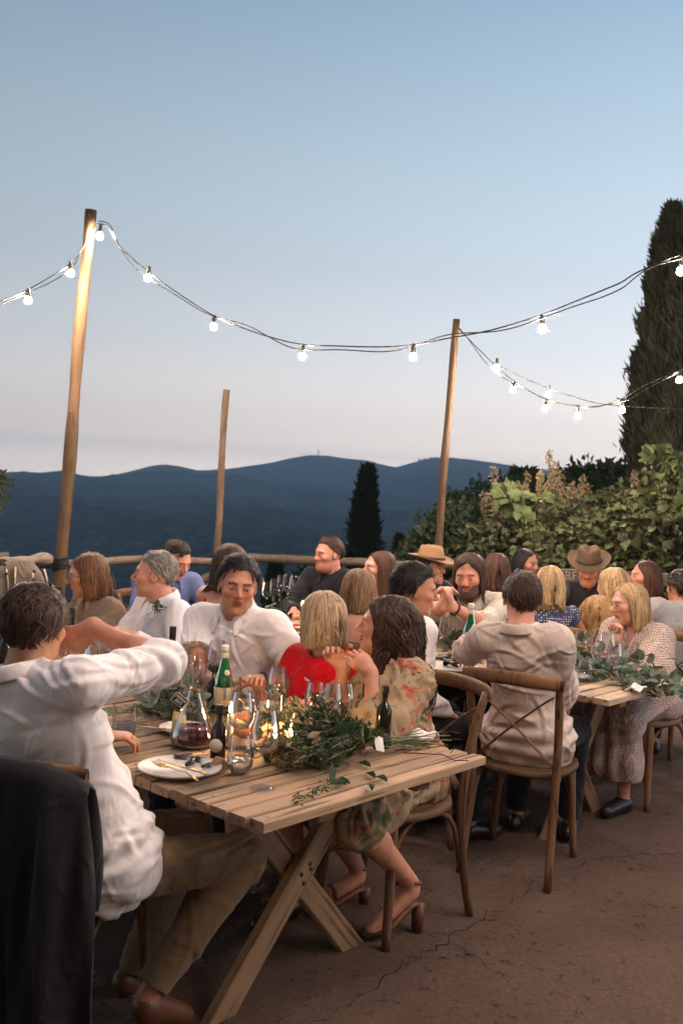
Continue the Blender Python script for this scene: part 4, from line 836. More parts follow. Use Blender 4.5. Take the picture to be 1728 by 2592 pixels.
# bouquet lying on the near table end
def bouquet():
    a = ppos(740, 1925, .76); b = ppos(1100, 1885, .76); o = thing('bouquet', 'leafy green and tan bridal bouquet lying across the table end', 'bouquet', a*np.array([1, 1, 0]) + [0, 0, .753]); org = np.array(o.location); ax = b-a; Ln = np.linalg.norm(ax); d = ax/Ln; s = nrm(np.cross([0, 0, 1], d))
    g = np.random.default_rng(3)
    bind = a + ax*.60 + [0, 0, .03]
    for k in range(34):                            # stems beyond the binding
        e1 = b + s*g.normal(0, .028) + [0, 0, .002 + abs(g.normal(0, .016))] + d*g.normal(-.03, .05); MB().tube([bind - d*.08 + s*g.normal(0, .01) - org, bind + s*g.normal(0, .014) + [0, 0, g.normal(0, .01)] - org, e1 - org], [.0022, .002, .0016], 5).build('stem', M['stem'] if k % 3 else M['bq1'], o)
    MB().tube([bind - d*.022 - org, bind - org, bind + d*.022 - org], [.027, .026, .027], 12).build('dark_binding', mat('dark_ribbon', (.01, .012, .01), .7), o)
    MB().add([(bind - d*.05 - s*.028 + [0, 0, .026]) - org, (bind - d*.018 - s*.03 + [0, 0, .03]) - org, (bind - d*.016 - s*.045 - [0, 0, .022]) - org, (bind - d*.05 - s*.045 - [0, 0, .012]) - org, (bind - d*.04 + s*.015 + [0, 0, .036]) - org, (bind - d*.012 + s*.015 + [0, 0, .036]) - org], [(0, 1, 2, 3), (4, 5, 1, 0)]).build('ribbon', M['linen'], o)
    # sprays of leaves
    def spray(mt, k, ln, wd, spread, lift, name, n_leaf, fine=False, dirb=-1):
        me0 = MB().add(*([(0, 0, 0), (ln*.35, wd*.5, ln*.06), (ln*.7, wd*.42, ln*.03), (ln, 0, -ln*.08), (ln*.7, -wd*.42, ln*.03), (ln*.35, -wd*.5, ln*.06)], [(0, 1, 2, 3), (0, 3, 4, 5)])).mesh('leaf', False); me0.materials.append(M[mt])
        PP = []; DV = []; NV = []
        for i in range(k):
            root = bind - d*.03; tip = a + d*g.normal(.03, .09) + s*g.normal(0, spread) + [0, 0, max(.012, abs(g.normal(lift, lift*.5)))]; ctrl = (root+tip)/2 + [0, 0, .05*g.random()]
            P = [(1-t)**2*root + 2*t*(1-t)*ctrl + t*t*tip for t in np.linspace(0, 1, 7)]; MB().tube([q-org for q in P], .0013, 4).build('twig', M['stem'], o)
            for j in range(n_leaf):
                t = .15 + .85*g.random(); q = (1-t)**2*root + 2*t*(1-t)*ctrl + t*t*tip; dr = nrm(tip-root)*.5 + g.normal(0, .55, 3) + [0, 0, .25]; q = q + g.normal(0, .008, 3); q[2] = max(q[2], .757)
                if fine: PP.append(q-org); DV.append(dr); NV.append(g.normal(0, 1, 3))
                else: put_leaf(me0, q, dr, g.normal(0, .6, 3)+[0, -.3, 1], .7+.6*g.random(), o, org)
        if fine: tag(link(name, leaf_mesh(name, np.array(PP), np.array(DV), np.array(NV), ln, wd), M[mt], o), kind='stuff')
    spray('bq1', 16, .052, .026, .095, .07, 'x', 8); spray('bq2', 12, .045, .02, .11, .08, 'x', 7); spray('bq3', 26, .022, .007, .10, .08, 'fine_foliage', 60, True); spray('bq1', 26, .026, .009, .09, .09, 'fine_foliage', 60, True)
    # dried flower heads reaching to the left
    def tuft(mt, k, cx, n, ln, wd, sp):
        PP = []; DV = []
        for i in range(k):
            c = ppos(cx + g.normal(0, 42), 1915 + g.normal(0, 16), .765); c[2] += .05*g.random(); dr = -d + s*g.normal(0, .5) + [0, 0, .3*g.random()]
            for j in range(n): PP.append(c + g.normal(0, sp, 3)*[1, 1, .7] - org); DV.append(dr + g.normal(0, .5, 3))
        PP = np.array(PP); PP[:, 2] = np.maximum(PP[:, 2], .003); tag(link('dried_flowers', leaf_mesh('df', PP, np.array(DV), rdir(len(PP)), ln, wd), M[mt], o), kind='stuff')
    tuft('bq2', 24, 770, 60, .018, .008, .018); tuft('bq3', 22, 800, 60, .02, .008, .022)
    me0 = MB().add(*([(0, 0, 0), (.03, .02, .008), (.06, .012, .003), (.075, 0, -.01), (.06, -.012, .003), (.03, -.02, .008)], [(0, 1, 2, 3), (0, 3, 4, 5)])).mesh('leaf', False); me0.materials.append(M['bq1'])
    for (x, y, a_) in [(845, 1975, 0), (830, 1985, .5), (925, 1955, -.7), (950, 1965, -.5), (935, 1985, -1.4), (905, 1930, -.3)]: put_leaf(me0, ppos(x, y, .762), [math.cos(a_)*.8, -.5+math.sin(a_), .1], [0, -.4, 1], .75, o, org)
    for (pts) in ([(1000, 1900), (1090, 1880), (1130, 1870), (1165, 1872)], [(1020, 1905), (1120, 1910), (1150, 1925), (1185, 1925)], [(1000, 1890), (1110, 1865), (1135, 1850), (1160, 1855)], [(1050, 1900), (1130, 1885), (1150, 1895), (1140, 1905)]):
        MB().tube([ppos(x, y, .757 + .018*(i % 2)) - org for i, (x, y) in enumerate(pts)], .0018, 5).build('red_twig', M['twig'], o)
bouquet()
o = thing('fallen_sprig', 'small sprig of leaves fallen in front of the bouquet', 'sprig', ppos(790, 2010)); g = np.random.default_rng(9); org = np.array(o.location); P = []; Dv = []
for k in range(70): t = g.random(); P.append(ppos(735+100*t + g.normal(0, 7), 2028-42*t+g.normal(0, 7), .757 + .012*g.random()) - org); Dv.append(g.normal(0, .6, 3)+[.8, .3, .2])
link('leaves', leaf_mesh('l', np.array(P), np.array(Dv), rdir(70), .02, .006), M['bq3'], o); MB().tube([ppos(735, 2028, .757)-org, ppos(850, 1975, .757)-org], .0014, 4).build('stem', M['stem'], o)
# eucalyptus garlands
eu_me = []
for mname in ('euc',):
    V = [(0, 0, 0)] + [(.5 - .5*math.cos(a), .40*math.sin(a), .06*math.cos(2*a)) for a in np.linspace(.35, 2*math.pi-.35, 10)]; V = [(.5, 0, -.03)] + V
    me = MB().add(V, [(0, i, i+1) for i in range(1, len(V)-1)] + [(0, len(V)-1, 1)]).mesh('leaf', False); me.materials.append(M['euc']); eu_me.append(me)
V = [(0, 0, 0), (.3, .13, .03), (.65, .11, .02), (1, 0, -.06), (.65, -.11, .02), (.3, -.13, .03)]; me = MB().add(V, [(0, 1, 2, 3), (0, 3, 4, 5)]).mesh('leaf', False); me.materials.append(M['olive']); ol_me = me
def garland(label, pts, n, size, seed, mix=.3, wdt=.05, hgt=.05):
    g = np.random.default_rng(seed); o = thing('eucalyptus_garland', label, 'garland', pts[0]); org = np.array(pts[0])
    for k in range(5):
        off = g.normal(0, .018, 3); off[2] = abs(off[2]) + .01; MB().tube([np.array(p) + off*(1 if i % 2 else .5) - org for i, p in enumerate(pts)], .0022, 5).build('stem', M['stem'], o)
    for k in range(n):
        t = g.random()*(len(pts)-1); i = min(int(t), len(pts)-2); p = np.array(pts[i]) + (np.array(pts[i+1])-np.array(pts[i]))*(t-i); ax = nrm(np.array(pts[i+1])-np.array(pts[i])); s_ = nrm(np.cross([0, 0, 1], ax)); lat = g.normal(0, 1)
        p = p + s_*lat*wdt + [0, 0, abs(g.normal(0, hgt))*math.exp(-lat*lat*.4) + .006]
        dr = ax*g.choice([-1, 1])*.6 + s_*lat*.8 + g.normal(0, .4, 3) + [0, 0, .15]
        if g.random() < mix: put_leaf(ol_me, p, dr, g.normal(0, .5, 3)+[0, -.4, 1], size*1.5*(.7+.6*g.random()), o, org)
        else: put_leaf(eu_me[0], p, dr, g.normal(0, .6, 3)+[0, -.5, 1], size*(.7+.6*g.random()), o, org)
    return o
garland('round-leaved eucalyptus garland behind the carafe on the nearest table', [ppos(360, 1745), ppos(420, 1800), ppos(470, 1815), ppos(520, 1815)], 200, .052, 1)
garland('eucalyptus garland hanging over the near end of the pale table', [ppos(1440, 1690), ppos(1510, 1705), ppos(1580, 1725), ppos(1640, 1735), ppos(1668, 1752)+[0, -.02, -.03]], 270, .048, 2, wdt=.06, hgt=.07)
garland('dark olive garland between bearded man and man in linen', [ppos(1090, 1620), ppos(1130, 1640), ppos(1180, 1650)], 110, .04, 3, mix=.75)
garland('olive garland among glasses before the far man', [ppos(690, 1545), ppos(730, 1560), ppos(780, 1560), ppos(830, 1560)], 110, .045, 4, mix=.6, hgt=.06)
# left end of the nearest table
bottle(ppos(8, 1760), 'tall dark wine bottle at the left picture edge', 'wine', 1.05, 'label', 'wine_bottle'); o = thing('menu_card', 'black chalk card reading 2012 behind the left bottle', 'card', ppos(10, 1690)+[0, 0, .0]); cz = D(12, 1568, ppos(10, 1690)[1])[2] - .7535
MB().box((0, 0, cz), (.06, .004, .04)).build('card', M['black'], o, False); MB().tube([(0, .003, 0), (0, .003, cz)], .002, 6).build('stand', M['iron'], o); text_obj('chalk_lettering', '2012', .022, M['chalk'], o, (0, -.003, cz), (R(90), 0, 0), .0002)
bottle(ppos(172, 1770), 'green water bottle behind the raised-arm man', 'water', .9, 'label', 'water_bottle'); bottle(ppos(238, 1715), 'slim clear bottle with dark cap before the woman in taupe', 'clear', 1.0, None, 'clear_bottle')
bottle(ppos(430, 1760), 'dark wine bottle standing behind the raised elbow', 'wine', .92, 'label', 'wine_bottle'); bottle(ppos(178, 1680), 'dark capped bottle behind the raised hand', 'wine', .85, None, 'wine_bottle')
glass('high', ppos(28, 1640), 'tall glass above the left bottle', 'tall_glass', 1.1); glass('white', ppos(232, 1735), 'wine glass under the raised forearm', 'wine_glass', 1); glass('flute', ppos(262, 1700), 'flute beside the slim clear bottle', 'champagne_flute', 1); glass('tumbler', ppos(266, 1665), 'low tumbler before the white sleeve of the grey-haired man', 'tumbler', 1)
plate(ppos(245, 1652), 'small plate beyond the raised forearm', .09); plate(ppos(150, 1700), 'plate of food behind the green bottle at left', .1); candle(ppos(35, 1690), 'candle glowing at the left picture edge', 'tea')
# second table
plate(ppos(1140, 1695), 'plate of black mussels between the two men at the pale table', .14)
for k, (x, y) in enumerate([(1118, 1672), (1135, 1668), (1150, 1676), (1165, 1680), (1128, 1682), (1147, 1686)]): mussel(ppos(x, y, .765), k*1.1, 1.4, ['leftmost', 'rearmost', 'middle', 'rightmost', 'left front', 'front'][k] + ' mussel of the heap on the pale table plate')
bottle(ppos(1185, 1668), 'green water bottle with blue label beside the linen sleeve', 'water', 1.08, 'label_blue', 'water_bottle'); bottle(ppos(1157, 1612), 'tall amber bottle before the bearded man', 'burgundy', 1.05, None, 'wine_bottle'); bottle(ppos(1103, 1600), 'black wine bottle at the bearded man\'s elbow', 'wine', 1.0, None, 'wine_bottle')
o = thing('clay_pot', 'terracotta pot behind the green bottle', 'pot', ppos(1195, 1640)); MB().lathe(wall([(.062, .125), (.064, .118), (.060, .10), (.05, .03), (.046, .001), (0, .001)], .006), 28).build('pot', M['clay'], o)
glass('white', ppos(1122, 1655), 'empty wine glass left of the amber bottle', 'wine_glass', 1.05); glass('white+white', ppos(1135, 1622), 'white wine glass before the bearded man\'s chest', 'wine_glass', 1.05)
glass('white+white', ppos(1465, 1690), 'white wine glass touching the linen sleeve at the table end', 'wine_glass', 1); glass('flute', ppos(1503, 1722), 'left flute of the group on the pale table', 'champagne_flute', 1.08); glass('white', ppos(1532, 1706), 'wine glass in the middle of the group on the pale table', 'wine_glass', 1.08); glass('white', ppos(1549, 1733), 'right wine glass nearest the eucalyptus', 'wine_glass', 1.05); glass('stemless', ppos(1478, 1725), 'water tumbler with a lemon-clear fill by the flute', 'water_glass', .95)
napkin(ppos(1610, 1750), TH, 'folded white napkin under the eucalyptus end', (.14, .05)); plate(ppos(1450, 1718), 'small plate tucked behind the linen sleeve', .08)
# far end of the pale table
for k, (kd, x, y, l) in enumerate([('white', 672, 1545, 'empty wine glass nearest the man in open collar'), ('flute', 690, 1548, 'flute behind the man in open collar'), ('flute', 708, 1535, 'flute left of the far red wine'), ('red', 727, 1535, 'tall empty glass on the far table'), ('red+red', 742, 1542, 'glass of red wine on the far table'), ('white', 655, 1530, 'wine glass half hidden by the bare back')]): glass(kd, ppos(x, y), l, 'wine_glass' if kd != 'flute' else 'champagne_flute', 1.05)
candle(ppos(762, 1548), 'candle cup glowing behind the blonde head on the far table', 'tea', 1.4); plate(ppos(745, 1590), 'plate with red tomato slices on the far table', .12); 
o = thing('tomato_slices', 'red tomato slices on the far plate', 'food', ppos(738, 1586, .765)); MB().lathe([(0, .012), (.03, .01), (.034, .004), (0, .002)], 14).build('slice', M['tomato'], o); MB().lathe([(0, .018), (.026, .016), (.03, .008), (0, .006)], 14, (.035, .01, 0)).build('slice', M['tomato'], o)
bottle(ppos(826, 1500), 'green bottle before the far man in black shirt', 'water', 1.0, 'label', 'water_bottle'); glass('high', ppos(818, 1505), 'tall glass before the far man in black shirt', 'tall_glass', 1.1); glass('red', ppos(858, 1530), 'wine glass between the blonde heads', 'wine_glass', 1)
# table by the hedge
candle(T3(.3, .62), 'tealight glowing behind the woman in polka dots', 'tea', 1.3); glass('white+white', T3(.28, .7), 'white wine glass by the polka-dot shoulder', 'wine_glass', 1.1); glass('flute', T3(.4, 1.1), 'flute held near the man in the brown hat', 'champagne_flute', 1.1)
# ================================================================ people
class Field:
    """signed-distance field on a box grid, finer inside given boxes; turned into one closed skin by surface nets"""
    def __init__(s, lo, hi, hc, boxes=(), hf=.005):
        s.ax = []
        for a in range(3):
            xs = [lo[a]]
            while xs[-1] < hi[a]:
                x = xs[-1]; f = any(b[0][a] - hc <= x <= b[1][a] for b in boxes)
                xs.append(x + (hf if f else hc))
            s.ax.append(np.array(xs, np.float32))
        s.hc = hc; s.d = np.full([len(x) for x in s.ax], .2, np.float32)
    def sub(s, lo, hi, k):
        m = k + s.hc*1.6; sl = []
        for a in range(3):
            i0 = max(0, np.searchsorted(s.ax[a], lo[a]-m) - 1); i1 = min(len(s.ax[a]), np.searchsorted(s.ax[a], hi[a]+m) + 1); sl.append(slice(i0, max(i1, i0+1)))
        g = (s.ax[0][sl[0]][:, None, None], s.ax[1][sl[1]][None, :, None], s.ax[2][sl[2]][None, None, :]); return tuple(sl), g
    def put(s, fn, lo, hi, k=.02, mode='add', clip=()):
        sl, g = s.sub(lo, hi, k); v = fn(*g)
        for (p, n) in clip: v = np.maximum(v, (g[0]-p[0])*n[0] + (g[1]-p[1])*n[1] + (g[2]-p[2])*n[2])
        cur = s.d[sl]
        if mode == 'add':
            h = np.maximum(k - np.abs(cur - v), 0)/k if k > 0 else 0; s.d[sl] = np.minimum(cur, v) - h*h*k*.25
        else:
            v = -v; h = np.maximum(k - np.abs(cur - v), 0)/k; s.d[sl] = np.maximum(cur, v) + h*h*k*.25
    def cone(s, a, b, ra, rb, k=.02, mode='add', clip=()):
        a = np.array(a, float); b = np.array(b, float); ba = b-a; L2 = float(ba@ba) + 1e-9; rm = max(ra, rb)
        def fn(X, Y, Zz):
            px, py, pz = X-a[0], Y-a[1], Zz-a[2]; t = np.clip((px*ba[0]+py*ba[1]+pz*ba[2])/L2, 0, 1)
            return np.sqrt((px-t*ba[0])**2 + (py-t*ba[1])**2 + (pz-t*ba[2])**2) - (ra + (rb-ra)*t)
        s.put(fn, np.minimum(a, b)-rm, np.maximum(a, b)+rm, k, mode, clip)
    def ell(s, c, rx, fr=None, k=.02, mode='add', clip=()):
        c = np.array(c, float); rx = np.array(rx, float); fr = np.eye(3) if fr is None else fr; ext = np.sqrt(((fr*rx[:, None])**2).sum(0))   # rows of fr: local axes
        def fn(X, Y, Zz):
            px, py, pz = X-c[0], Y-c[1], Zz-c[2]; q = [px*fr[i][0]+py*fr[i][1]+pz*fr[i][2] for i in range(3)]
            k0 = np.sqrt(sum((q[i]/rx[i])**2 for i in range(3))); k1 = np.sqrt(sum((q[i]/rx[i]**2)**2 for i in range(3))) + 1e-6
            return k0*(k0-1)/k1
        s.put(fn, c-ext, c+ext, k, mode, clip)
    def extract(s):
        d = s.d; ins = d < 0; n = d.shape
        c8 = [(i, j, k) for i in (0, 1) for j in (0, 1) for k in (0, 1)]
        cnt = np.zeros([x-1 for x in n], np.int8)
        for (i, j, k) in c8: cnt += ins[i:n[0]-1+i, j:n[1]-1+j, k:n[2]-1+k]
        act = np.argwhere((cnt > 0) & (cnt < 8)); m = len(act)
        idx = np.full([x-1 for x in n], -1, np.int32); idx[tuple(act.T)] = np.arange(m)
        vals = np.stack([d[act[:, 0]+i, act[:, 1]+j, act[:, 2]+k] for (i, j, k) in c8], 1); acc = np.zeros((m, 3)); cn = np.zeros(m)
        for e0 in range(8):
            for a in range(3):
                if c8[e0][a]: continue
                e1 = e0 + (4, 2, 1)[a]; va, vb = vals[:, e0], vals[:, e1]; x = (va < 0) != (vb < 0); t = np.where(x, va/(va-vb+1e-12), 0)
                p = np.tile(np.array(c8[e0], float), (m, 1)); p[:, a] += t; acc += p*x[:, None]; cn += x
        fr = acc/np.maximum(cn, 1)[:, None]; V = np.stack([s.ax[a][act[:, a]] + fr[:, a]*(s.ax[a][act[:, a]+1]-s.ax[a][act[:, a]]) for a in range(3)], 1)
        Q = []
        for a in range(3):
            b, c = (a+1) % 3, (a+2) % 3; sh = [slice(None)]*3; s0 = list(sh); s1 = list(sh); s0[a] = slice(0, n[a]-1); s1[a] = slice(1, n[a])
            x0 = ins[tuple(s0)]; x1 = ins[tuple(s1)]; e = np.argwhere(x0 != x1); e = e[(e[:, b] > 0) & (e[:, c] > 0) & (e[:, b] < n[b]-1) & (e[:, c] < n[c]-1)]
            if not len(e): continue
            f = x0[tuple(e.T)]; q = []
            for (ob, oc) in ((-1, -1), (0, -1), (0, 0), (-1, 0)):
                w_ = e.copy(); w_[:, b] += ob; w_[:, c] += oc; q.append(idx[tuple(w_.T)])
            q = np.stack(q, 1); q[~f] = q[~f][:, ::-1]; Q.append(q)
        Q = np.concatenate(Q); Q = Q[(Q >= 0).all(1)]
        return V, Q
def vnormals(V, Q):
    n = np.cross(V[Q[:, 2]]-V[Q[:, 0]], V[Q[:, 3]]-V[Q[:, 1]]); N_ = np.zeros_like(V)
    for k in range(4): np.add.at(N_, Q[:, k], n)
    return N_/(np.linalg.norm(N_, axis=1, keepdims=True)+1e-12)
def waves(P, seed, freq, n=5):
    g = np.random.default_rng(seed); out = np.zeros(len(P)); warp = np.zeros_like(P)
    for k in range(3): d = g.normal(size=3)*freq*.35; warp += np.sin(P@d + g.random()*6)[:, None]*g.normal(size=3)*.6/freq
    Pw = P + warp
    for k in range(n): d = nrm(g.normal(size=3))*freq*g.uniform(.6, 1.7); out += np.sin(Pw@d + g.random()*6)
    return out/n
SKIN = {'fair': (.58, .30, .205), 'tan': (.44, .205, .125), 'rosy': (.56, .265, .175)}
for k, c in SKIN.items():
    m = mat('skin_' + k, c, .46, .45, noise=(34, .14), attr=True, bump=(260, .25, .002)); b = m.node_tree.nodes['Principled BSDF']
    b.inputs['Subsurface Weight'].default_value = .12; b.inputs['Subsurface Radius'].default_value = (.012, .005, .003); b.inputs['Subsurface Scale'].default_value = 1
def fabric(name, c, rough=.85, fold=.5, **kw):
    m = mat(name, c, rough, .15, bump=(420, .25, .0015), sheen=.1, **kw); n = m.node_tree.nodes; l = m.node_tree.links; b1 = [x for x in n if x.type == 'BUMP'][0]
    tcn = n.new('ShaderNodeTexCoord'); mp = n.new('ShaderNodeMapping'); l.new(tcn.outputs['Object'], mp.inputs[0]); mp.inputs['Scale'].default_value = (1, 1, .7); t = n.new('ShaderNodeTexNoise'); l.new(mp.outputs[0], t.inputs[0]); t.inputs['Scale'].default_value = 13; t.inputs['Detail'].default_value = 3; t.inputs['Distortion'].default_value = 1.6
    try: t.noise_type = 'RIDGED_MULTIFRACTAL'
    except Exception: pass
    b2 = n.new('ShaderNodeBump'); b2.inputs['Strength'].default_value = fold; b2.inputs['Distance'].default_value = .014; l.new(t.outputs[0], b2.inputs['Height']); l.new(b2.outputs[0], b1.inputs['Normal']); return m
mat('eye', (1, 1, 1), .15, .6, attr=True); mat('dark_frame', (.02, .015, .012), .4, .5)
mat('black_leather', (.012, .010, .010), .3, .5); mat('brown_leather', (.12, .045, .02), .4, .5)
fabric('white_cotton', (.80, .76, .76), noise=(9, .04)); fabric('linen_shirt', (.55, .46, .41), noise=(120, .10), stretch=(1, 1, .35)); fabric('pale_linen', (.50, .46, .38), noise=(120, .1)); fabric('taupe', (.25, .18, .125), noise=(60, .08)); fabric('blue_shirt', (.10, .14, .28)); fabric('navy_black', (.016, .015, .02)); fabric('red_dress', (.62, .006, .012)); fabric('khaki', (.19, .125, .07), noise=(20, .06)); fabric('charcoal', (.014, .013, .015), noise=(140, .3)); fabric('dark_trousers', (.012, .012, .016)); fabric('grey_shirt', (.30, .29, .29), noise=(120, .1)); fabric('dark_denim', (.03, .035, .05)); fabric('green_top', (.02, .05, .025))
def pattern_mat(name, base, spots, scale, kind='flower'):
    m = bpy.data.materials.new(name); m.use_nodes = True; n = m.node_tree.nodes; l = m.node_tree.links; b = n['Principled BSDF']; b.inputs['Roughness'].default_value = .85; b.inputs['Specular IOR Level'].default_value = .15
    tcn = n.new('ShaderNodeTexCoord'); col = None
    prev = None
    for i, (c, sc_, th, w_) in enumerate(spots):
        mp = n.new('ShaderNodeMapping'); mp.inputs['Location'].default_value = (i*3.7, i*1.3, i*2.1); l.new(tcn.outputs['Object'], mp.inputs[0])
        if kind == 'dots': t = n.new('ShaderNodeTexVoronoi'); t.inputs['Scale'].default_value = sc_; t.inputs['Randomness'].default_value = .25; o = t.outputs['Distance']; inv = True
        elif kind == 'streak': mp.inputs['Scale'].default_value = (1, 1, .28); t = n.new('ShaderNodeTexNoise'); t.inputs['Scale'].default_value = sc_; t.inputs['Detail'].default_value = 4; o = t.outputs[0]; inv = False
        else: t = n.new('ShaderNodeTexNoise'); t.inputs['Scale'].default_value = sc_; t.inputs['Detail'].default_value = 3; t.inputs['Distortion'].default_value = .8; o = t.outputs[0]; inv = False
        l.new(mp.outputs[0], t.inputs[0]); r = n.new('ShaderNodeMapRange'); r.inputs[1].default_value = th; r.inputs[2].default_value = th + w_; l.new(o, r.inputs[0])
        if inv: r.inputs[3].default_value = 1; r.inputs[4].default_value = 0
        x = n.new('ShaderNodeMix'); x.data_type = 'RGBA'; l.new(r.outputs[0], x.inputs[0]); x.inputs[7].default_value = (*c, 1)
        if prev is None: x.inputs[6].default_value = (*base, 1)
        else: l.new(prev, x.inputs[6])
        prev = x.outputs[2]
    l.new(prev, b.inputs['Base Color']); MATS[name] = m; return m
pattern_mat('floral_chiffon', (.36, .27, .165), [((.28, .20, .12), 7, .5, .2), ((.13, .14, .075), 13, .54, .10), ((.36, .12, .08), 15, .57, .09), ((.42, .05, .045), 24, .62, .06), ((.09, .06, .04), 26, .62, .08)], 1)
pattern_mat('polka_blue', (.05, .06, .12), [((.6, .58, .6), 70, .27, .04)], 1, 'dots'); pattern_mat('lace_dots', (.46, .38, .35), [((.20, .12, .10), 90, .34, .14)], 1, 'dots'); pattern_mat('bw_floral', (.02, .02, .02), [((.55, .52, .45), 26, .55, .05)], 1)
pattern_mat('straw_shawl', (.34, .20, .085), [((.50, .33, .16), 30, .5, .1), ((.08, .045, .03), 34, .60, .05), ((.30, .22, .28), 5, .62, .1), ((.01, .10, .15), 4, .68, .05)], 1, 'streak')
HAIRM = {}
for k, c in {'dark': (.016, .009, .006), 'brown': (.050, .024, .013), 'auburn': (.070, .030, .016), 'lightbrown': (.20, .115, .058), 'blonde': (.42, .28, .14), 'ash': (.40, .285, .18), 'grey': (.25, .22, .19), 'black': (.010, .006, .005), 'copper': (.16, .075, .035)}.items():
    HAIRM[k] = mat('hair_' + k, c, .52, .3, attr=True, noise=(40, .2))
def basis(yaw, pitch=0, roll=0):                 # rows: forward, left, up
    f = Matrix.Rotation(R(yaw), 3, 'Z') @ Matrix.Rotation(-R(pitch), 3, 'Y') @ Matrix.Rotation(R(roll), 3, 'X'); m = np.array(f); return m.T.copy()
def hand_prims(Fd, wr, d, nrm_, pose, side, s, sc_):
    d = nrm(d); nn = nrm(nrm_ - d*np.dot(nrm_, d)); lat = np.cross(nn, d)*side       # lat points to the thumb side
    Fr = np.stack([d, lat, nn]); pc = wr + d*.050*s
    Fd.cone(wr - d*.01*s, wr + d*.012*s, .023*s, .025*s, .02); Fd.ell(pc, (.050*s, .040*s, .0155*s), Fr, .014)
    curl = {'flat': (10, 12), 'relax': (32, 38), 'fist': (78, 95), 'pinch': (48, 50), 'clasp': (58, 60)}[pose]
    for i in range(4):
        b = wr + d*(.088 - .006*abs(i-1.2))*s + lat*(.028 - .0187*i)*s; Ls = (.040, .045, .042, .033)[i]*s, (.036, .042, .038, .030)[i]*s
        c1 = curl[0] + 6*i; a = R(c1); d1 = d*math.cos(a) - nn*math.sin(a) + lat*(.10 - .07*i)*(.6 if pose != 'fist' else .2); m1 = b + d1*Ls[0]; a2 = R(c1 + curl[1]); d2 = d*math.cos(a2) - nn*math.sin(a2); m2 = m1 + d2*Ls[1]
        Fd.cone(b - d*.012*s, m1, .0088*s, .0080*s, .004); Fd.cone(m1, m2, .0080*s, .0064*s, .003)
    tb = wr + d*.028*s + lat*.030*s; ta = R({'flat': 40, 'relax': 34, 'fist': 22, 'pinch': 14, 'clasp': 25}[pose]); t1 = tb + (d*math.cos(ta) + lat*math.sin(ta) - nn*.35)*.040*s; dd = {'fist': d*.5 - lat*.5 - nn*.55, 'pinch': d*.8 - nn*.7}.get(pose, d*.9 + lat*.15 - nn*.35); t2 = t1 + nrm(dd)*.032*s
    Fd.cone(tb - lat*.012*s, t1, .0135*s, .0105*s, .012); Fd.cone(t1, t2, .0105*s, .0082*s, .005)
def ik(S, W, l1, l2, hint):
    v = W-S; dd = np.linalg.norm(v); d = min(dd, (l1+l2)*.995); u = v/dd; a = (l1*l1 - l2*l2 + d*d)/(2*d); h = math.sqrt(max(l1*l1 - a*a, 1e-6)); hn = hint - u*np.dot(hint, u); return S + u*a + nrm(hn)*h, S + u*d
